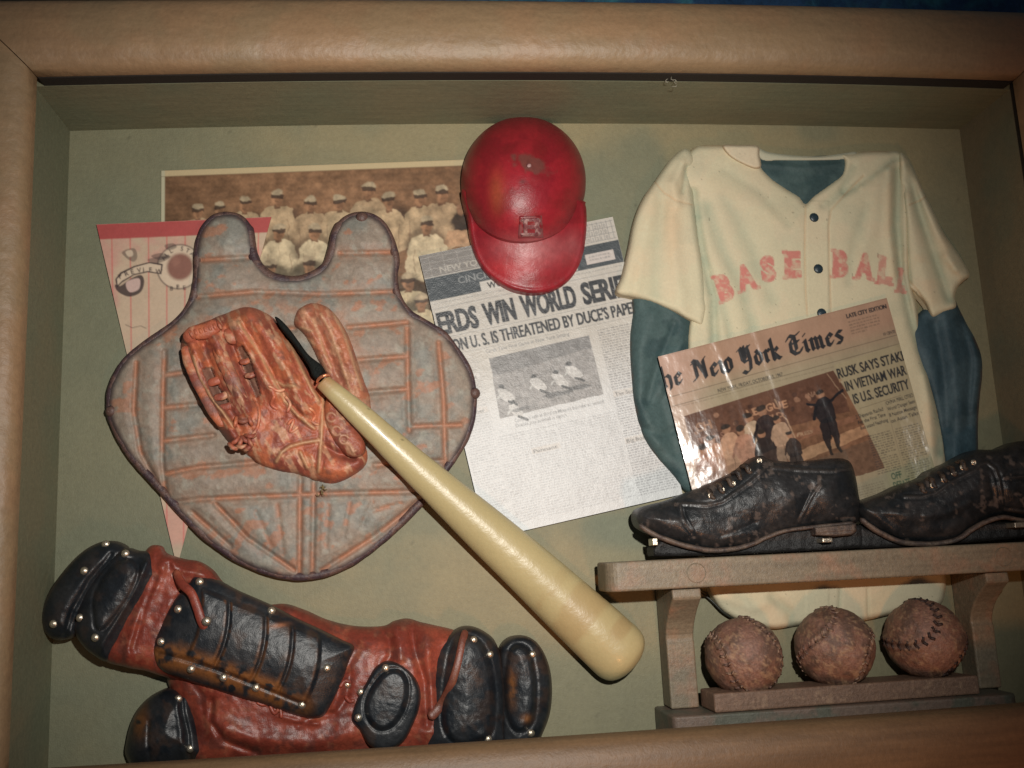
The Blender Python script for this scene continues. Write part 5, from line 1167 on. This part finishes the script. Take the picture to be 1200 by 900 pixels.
# ---------------------------------------------------------------- wire loop behind the left ball
wire = tube('wire', [(821, 694, 8, .8), (834, 704, 12, 1.2), (846, 716, 13, 1.4), (858, 724, 11, 1.3), (872, 728, 7, 1.1), (884, 728, 4, 1)], m_wire, None, n=8, step=3, at=PJ(850, 716, 5))
meta(wire, 'thin dark green wire curving from shelf to jersey hem', 'wire')
lint = thing('lint_wisp', PJ(790, 96, 118), 'small wisp of grey lint stuck in the groove under the top rail', 'lint')
for k_ in range(6):
    a_ = rs.rand()*6.28; x_, y_ = 782+rs.rand()*14, 93+rs.rand()*6
    tube('lint_fibre', [(x_, y_, 126, .35), (x_+4*math.cos(a_), y_+3*math.sin(a_), 128, .4), (x_+7*math.cos(a_+1), y_+5*math.sin(a_+1), 127, .35)], m_lint, lint, n=5, step=2)

# ---------------------------------------------------------------- shoes
def shoe_c(px, py, d, z):
    b = mixc((.011, .013, .015), (.022, .022, .023), sstep(.4, .6, fbm(px, py, 22, 251)))
    b = mixc(b, (.05, .042, .038), .4*sstep(.6, .78, fbm(px, py*1.4, 15, 252)))
    b = mixc(b, (.13, .10, .085), .6*sstep(.68, .76, fbm(px, py, 8, 253)))
    return b*(.75+.5*fbm(px, py, 4, 254, 2))[..., None]
core_me = hemi_mesh('eyelet_core', 2.4, .5, m_brass)
def shoe(root, UP, seams, ft, sole, heel, plinth, eyes, cleats, zz, lace):
    def uh(px, py, d):
        return zz+30*prof(d, 50)+.7*folds(px, py, ft)+1.0*np.exp(-(strokes(px, py, seams)/1.6)**2)-1.0*np.exp(-((strokes(px, py, seams)-3)/1.5)**2)+2.6*(fbm(px, py, 20, 261)-.5)+1.1*(fbm(px, py, 6, 262)-.5)
    _, f = relief('upper', UP, uh, m_shoe, root, zb=zz-22, step=1.4, col=lambda px, py, d, z: mixc(shoe_c(px, py, d, z), (.06, .05, .045), .45*np.exp(-(strokes(px, py, seams)/1.3)**2)))
    tube('sole', [(x, y, zz+16+1.5*math.sin(x/30), r) for x, y, r in sole], m_sole, root, flat=1.6, n=10, step=4, wob=.15)
    if heel: relief('heel', heel, lambda px, py, d: zz+22+6*prof(d, 3)-1.4*(np.abs(((py+px*.06) % 5)-2.5) < .7), m_sole, root, zb=zz-20, step=1.2, smooth_outline=False)
    relief('plinth', plinth, lambda px, py, d: zz+4+5*prof(d, 5)+4*(fbm(px, py, 7, 263)-.5), m_plinth, root, zb=zz-25, step=1.8, smooth_outline=False)
    for (x, y) in eyes: e_ = put('eyelet', eyelet_me, x, y, f(x, y)+.6, root, s=.82); put('eyelet_core', core_me, x, y, f(x, y)+.2, e_)
    for (x, y, w_, h_) in cleats:
        p_ = PJ(x, y, zz+26); boxm('cleat', (p_[0]-w_, p_[0]+w_), (p_[1]-h_, p_[1]+h_), (zz+6, zz+26), m_brass, root, bev=1)
    for i in range(len(lace)-1):
        (xa_, ya_), (xb_, yb_) = lace[i], lace[i+1]
        mx_, my_ = (xa_+xb_)/2, (ya_+yb_)/2
        tube('lace', [(xa_-3, ya_-6, zz+6, 2.6), (mx_-1, my_-4, zz+17, 3.4), (mx_+2, my_+3, f(mx_, my_+3)+1.2, 3), (xb_+1, yb_+8, f(xb_, yb_+8), 2.2)], m_shoe2, root, n=8, step=2, wob=.4)
m_shoe2 = M('shoe_lace', (.022, .016, .014), .45, bumps=((1.2, .8),), var=.5, varsize=3, color2=(.07, .045, .03), mixsize=7)
sA = thing('baseball_shoe', PJ(880, 640, 50), 'black leather baseball cleat with brass eyelets, whole, left of the two shoes on the shelf', 'shoe', 'pair of shoes on the shelf')
UA = [(745, 610), (745, 601), (750, 595), (762, 591), (775, 588), (788, 584), (800, 579), (816, 573), (832, 566), (848, 559), (862, 552), (874, 543), (883, 536), (893, 534), (900, 538), (912, 540), (930, 541), (952, 539), (977, 537), (990, 538), (998, 544), (1003, 560), (1006, 578), (1008, 592), (1006, 608), (1001, 613), (975, 616), (950, 618), (930, 621), (915, 626), (896, 636), (880, 642), (855, 645), (832, 646), (808, 642), (785, 634), (765, 626), (750, 618)]
seA = [[(902, 542), (890, 556), (878, 566), (862, 577), (846, 588), (828, 592), (795, 590)], [(906, 548), (940, 551), (975, 552), (1000, 550)], [(962, 566), (952, 580), (942, 600), (936, 612)], [(797, 591), (800, 606), (810, 622)]]
fA = [([(770, 610), (800, 622), (840, 632), (880, 628)], 5, 9), ([(800, 600), (806, 615), (812, 628)], -3, 3), ([(845, 600), (880, 612), (905, 605)], -3, 10), ([(915, 560), (925, 585), (910, 605)], 3, 9), ([(952, 570), (940, 600)], -3, 5), ([(970, 575), (975, 600)], 4, 14), ([(845, 628), (865, 622), (885, 612)], -3, 3)]
shoe(sA, UA, seA, fA, [(749, 615, 3), (762, 624, 3.2), (780, 632, 3.2), (805, 640, 3.3), (833, 645, 3.4), (862, 643, 3.2), (882, 637, 3), (900, 629, 2.8), (920, 622, 2.6), (950, 618, 2.4), (1000, 613, 2.4)],
     [(954, 618), (1003, 613), (1004, 622), (998, 627), (978, 629), (955, 627)], [(766, 652), (765, 642), (775, 630), (880, 630), (905, 622), (1010, 615), (1012, 642), (900, 648), (840, 651)], [(890, 540), (877, 551), (859, 567), (846, 574), (833, 581)], [(768, 635, 3, 4), (970, 633, 6, 2.5)], 52, [(826, 583), (838, 576), (849, 569), (860, 562), (870, 554), (881, 546)])
sB = thing('baseball_shoe', PJ(1110, 630, 50), 'black leather baseball cleat running out of the picture at the right edge', 'shoe', 'pair of shoes on the shelf')
UB = [(1007, 604), (1006, 592), (1012, 587), (1024, 582), (1038, 577), (1054, 569), (1070, 564), (1083, 559), (1090, 552), (1103, 546), (1116, 541), (1130, 533), (1144, 527), (1156, 527), (1170, 526), (1182, 521), (1194, 517), (1215, 517), (1240, 522), (1252, 545), (1256, 580), (1252, 606), (1225, 608), (1200, 608), (1178, 604), (1165, 606), (1152, 612), (1138, 621), (1124, 631), (1105, 636), (1080, 637), (1055, 635), (1036, 627), (1018, 616)]
seB = [[(1143, 551), (1149, 544), (1157, 542), (1166, 549), (1171, 562), (1174, 580), (1175, 590)], [(1060, 582), (1080, 582), (1096, 578), (1115, 565), (1140, 552)], [(1177, 560), (1190, 559), (1230, 556)], [(1178, 598), (1200, 600), (1240, 599)]]
fB = [([(1015, 597), (1030, 608), (1048, 622)], 4, 5), ([(1035, 595), (1060, 607), (1090, 612)], 3, 8), ([(1075, 615), (1100, 612), (1125, 604)], -4, 7), ([(1085, 605), (1110, 602), (1135, 590)], 3, 4), ([(1160, 560), (1165, 590)], -3, 4), ([(1185, 575), (1190, 590)], 3, 9)]
shoe(sB, UB, seB, fB, [(1008, 607, 3), (1018, 616, 3.2), (1036, 627, 3.4), (1055, 635, 3.4), (1080, 637.5, 3), (1106, 636, 3), (1124, 631, 3), (1138, 621, 3), (1154, 612, 3), (1176, 606, 3), (1200, 610, 3), (1245, 608, 3)],
     None, [(1008, 615), (1040, 628), (1120, 628), (1150, 612), (1250, 610), (1255, 628), (1190, 631), (1100, 639), (1030, 642), (1008, 643)], [(1141, 542), (1128, 548), (1118, 555), (1106, 562), (1093, 569), (1081, 573)], [(1196, 615, 7, 3)], 52, [(1074, 575), (1086, 569), (1098, 563), (1110, 556), (1122, 549), (1134, 542)])
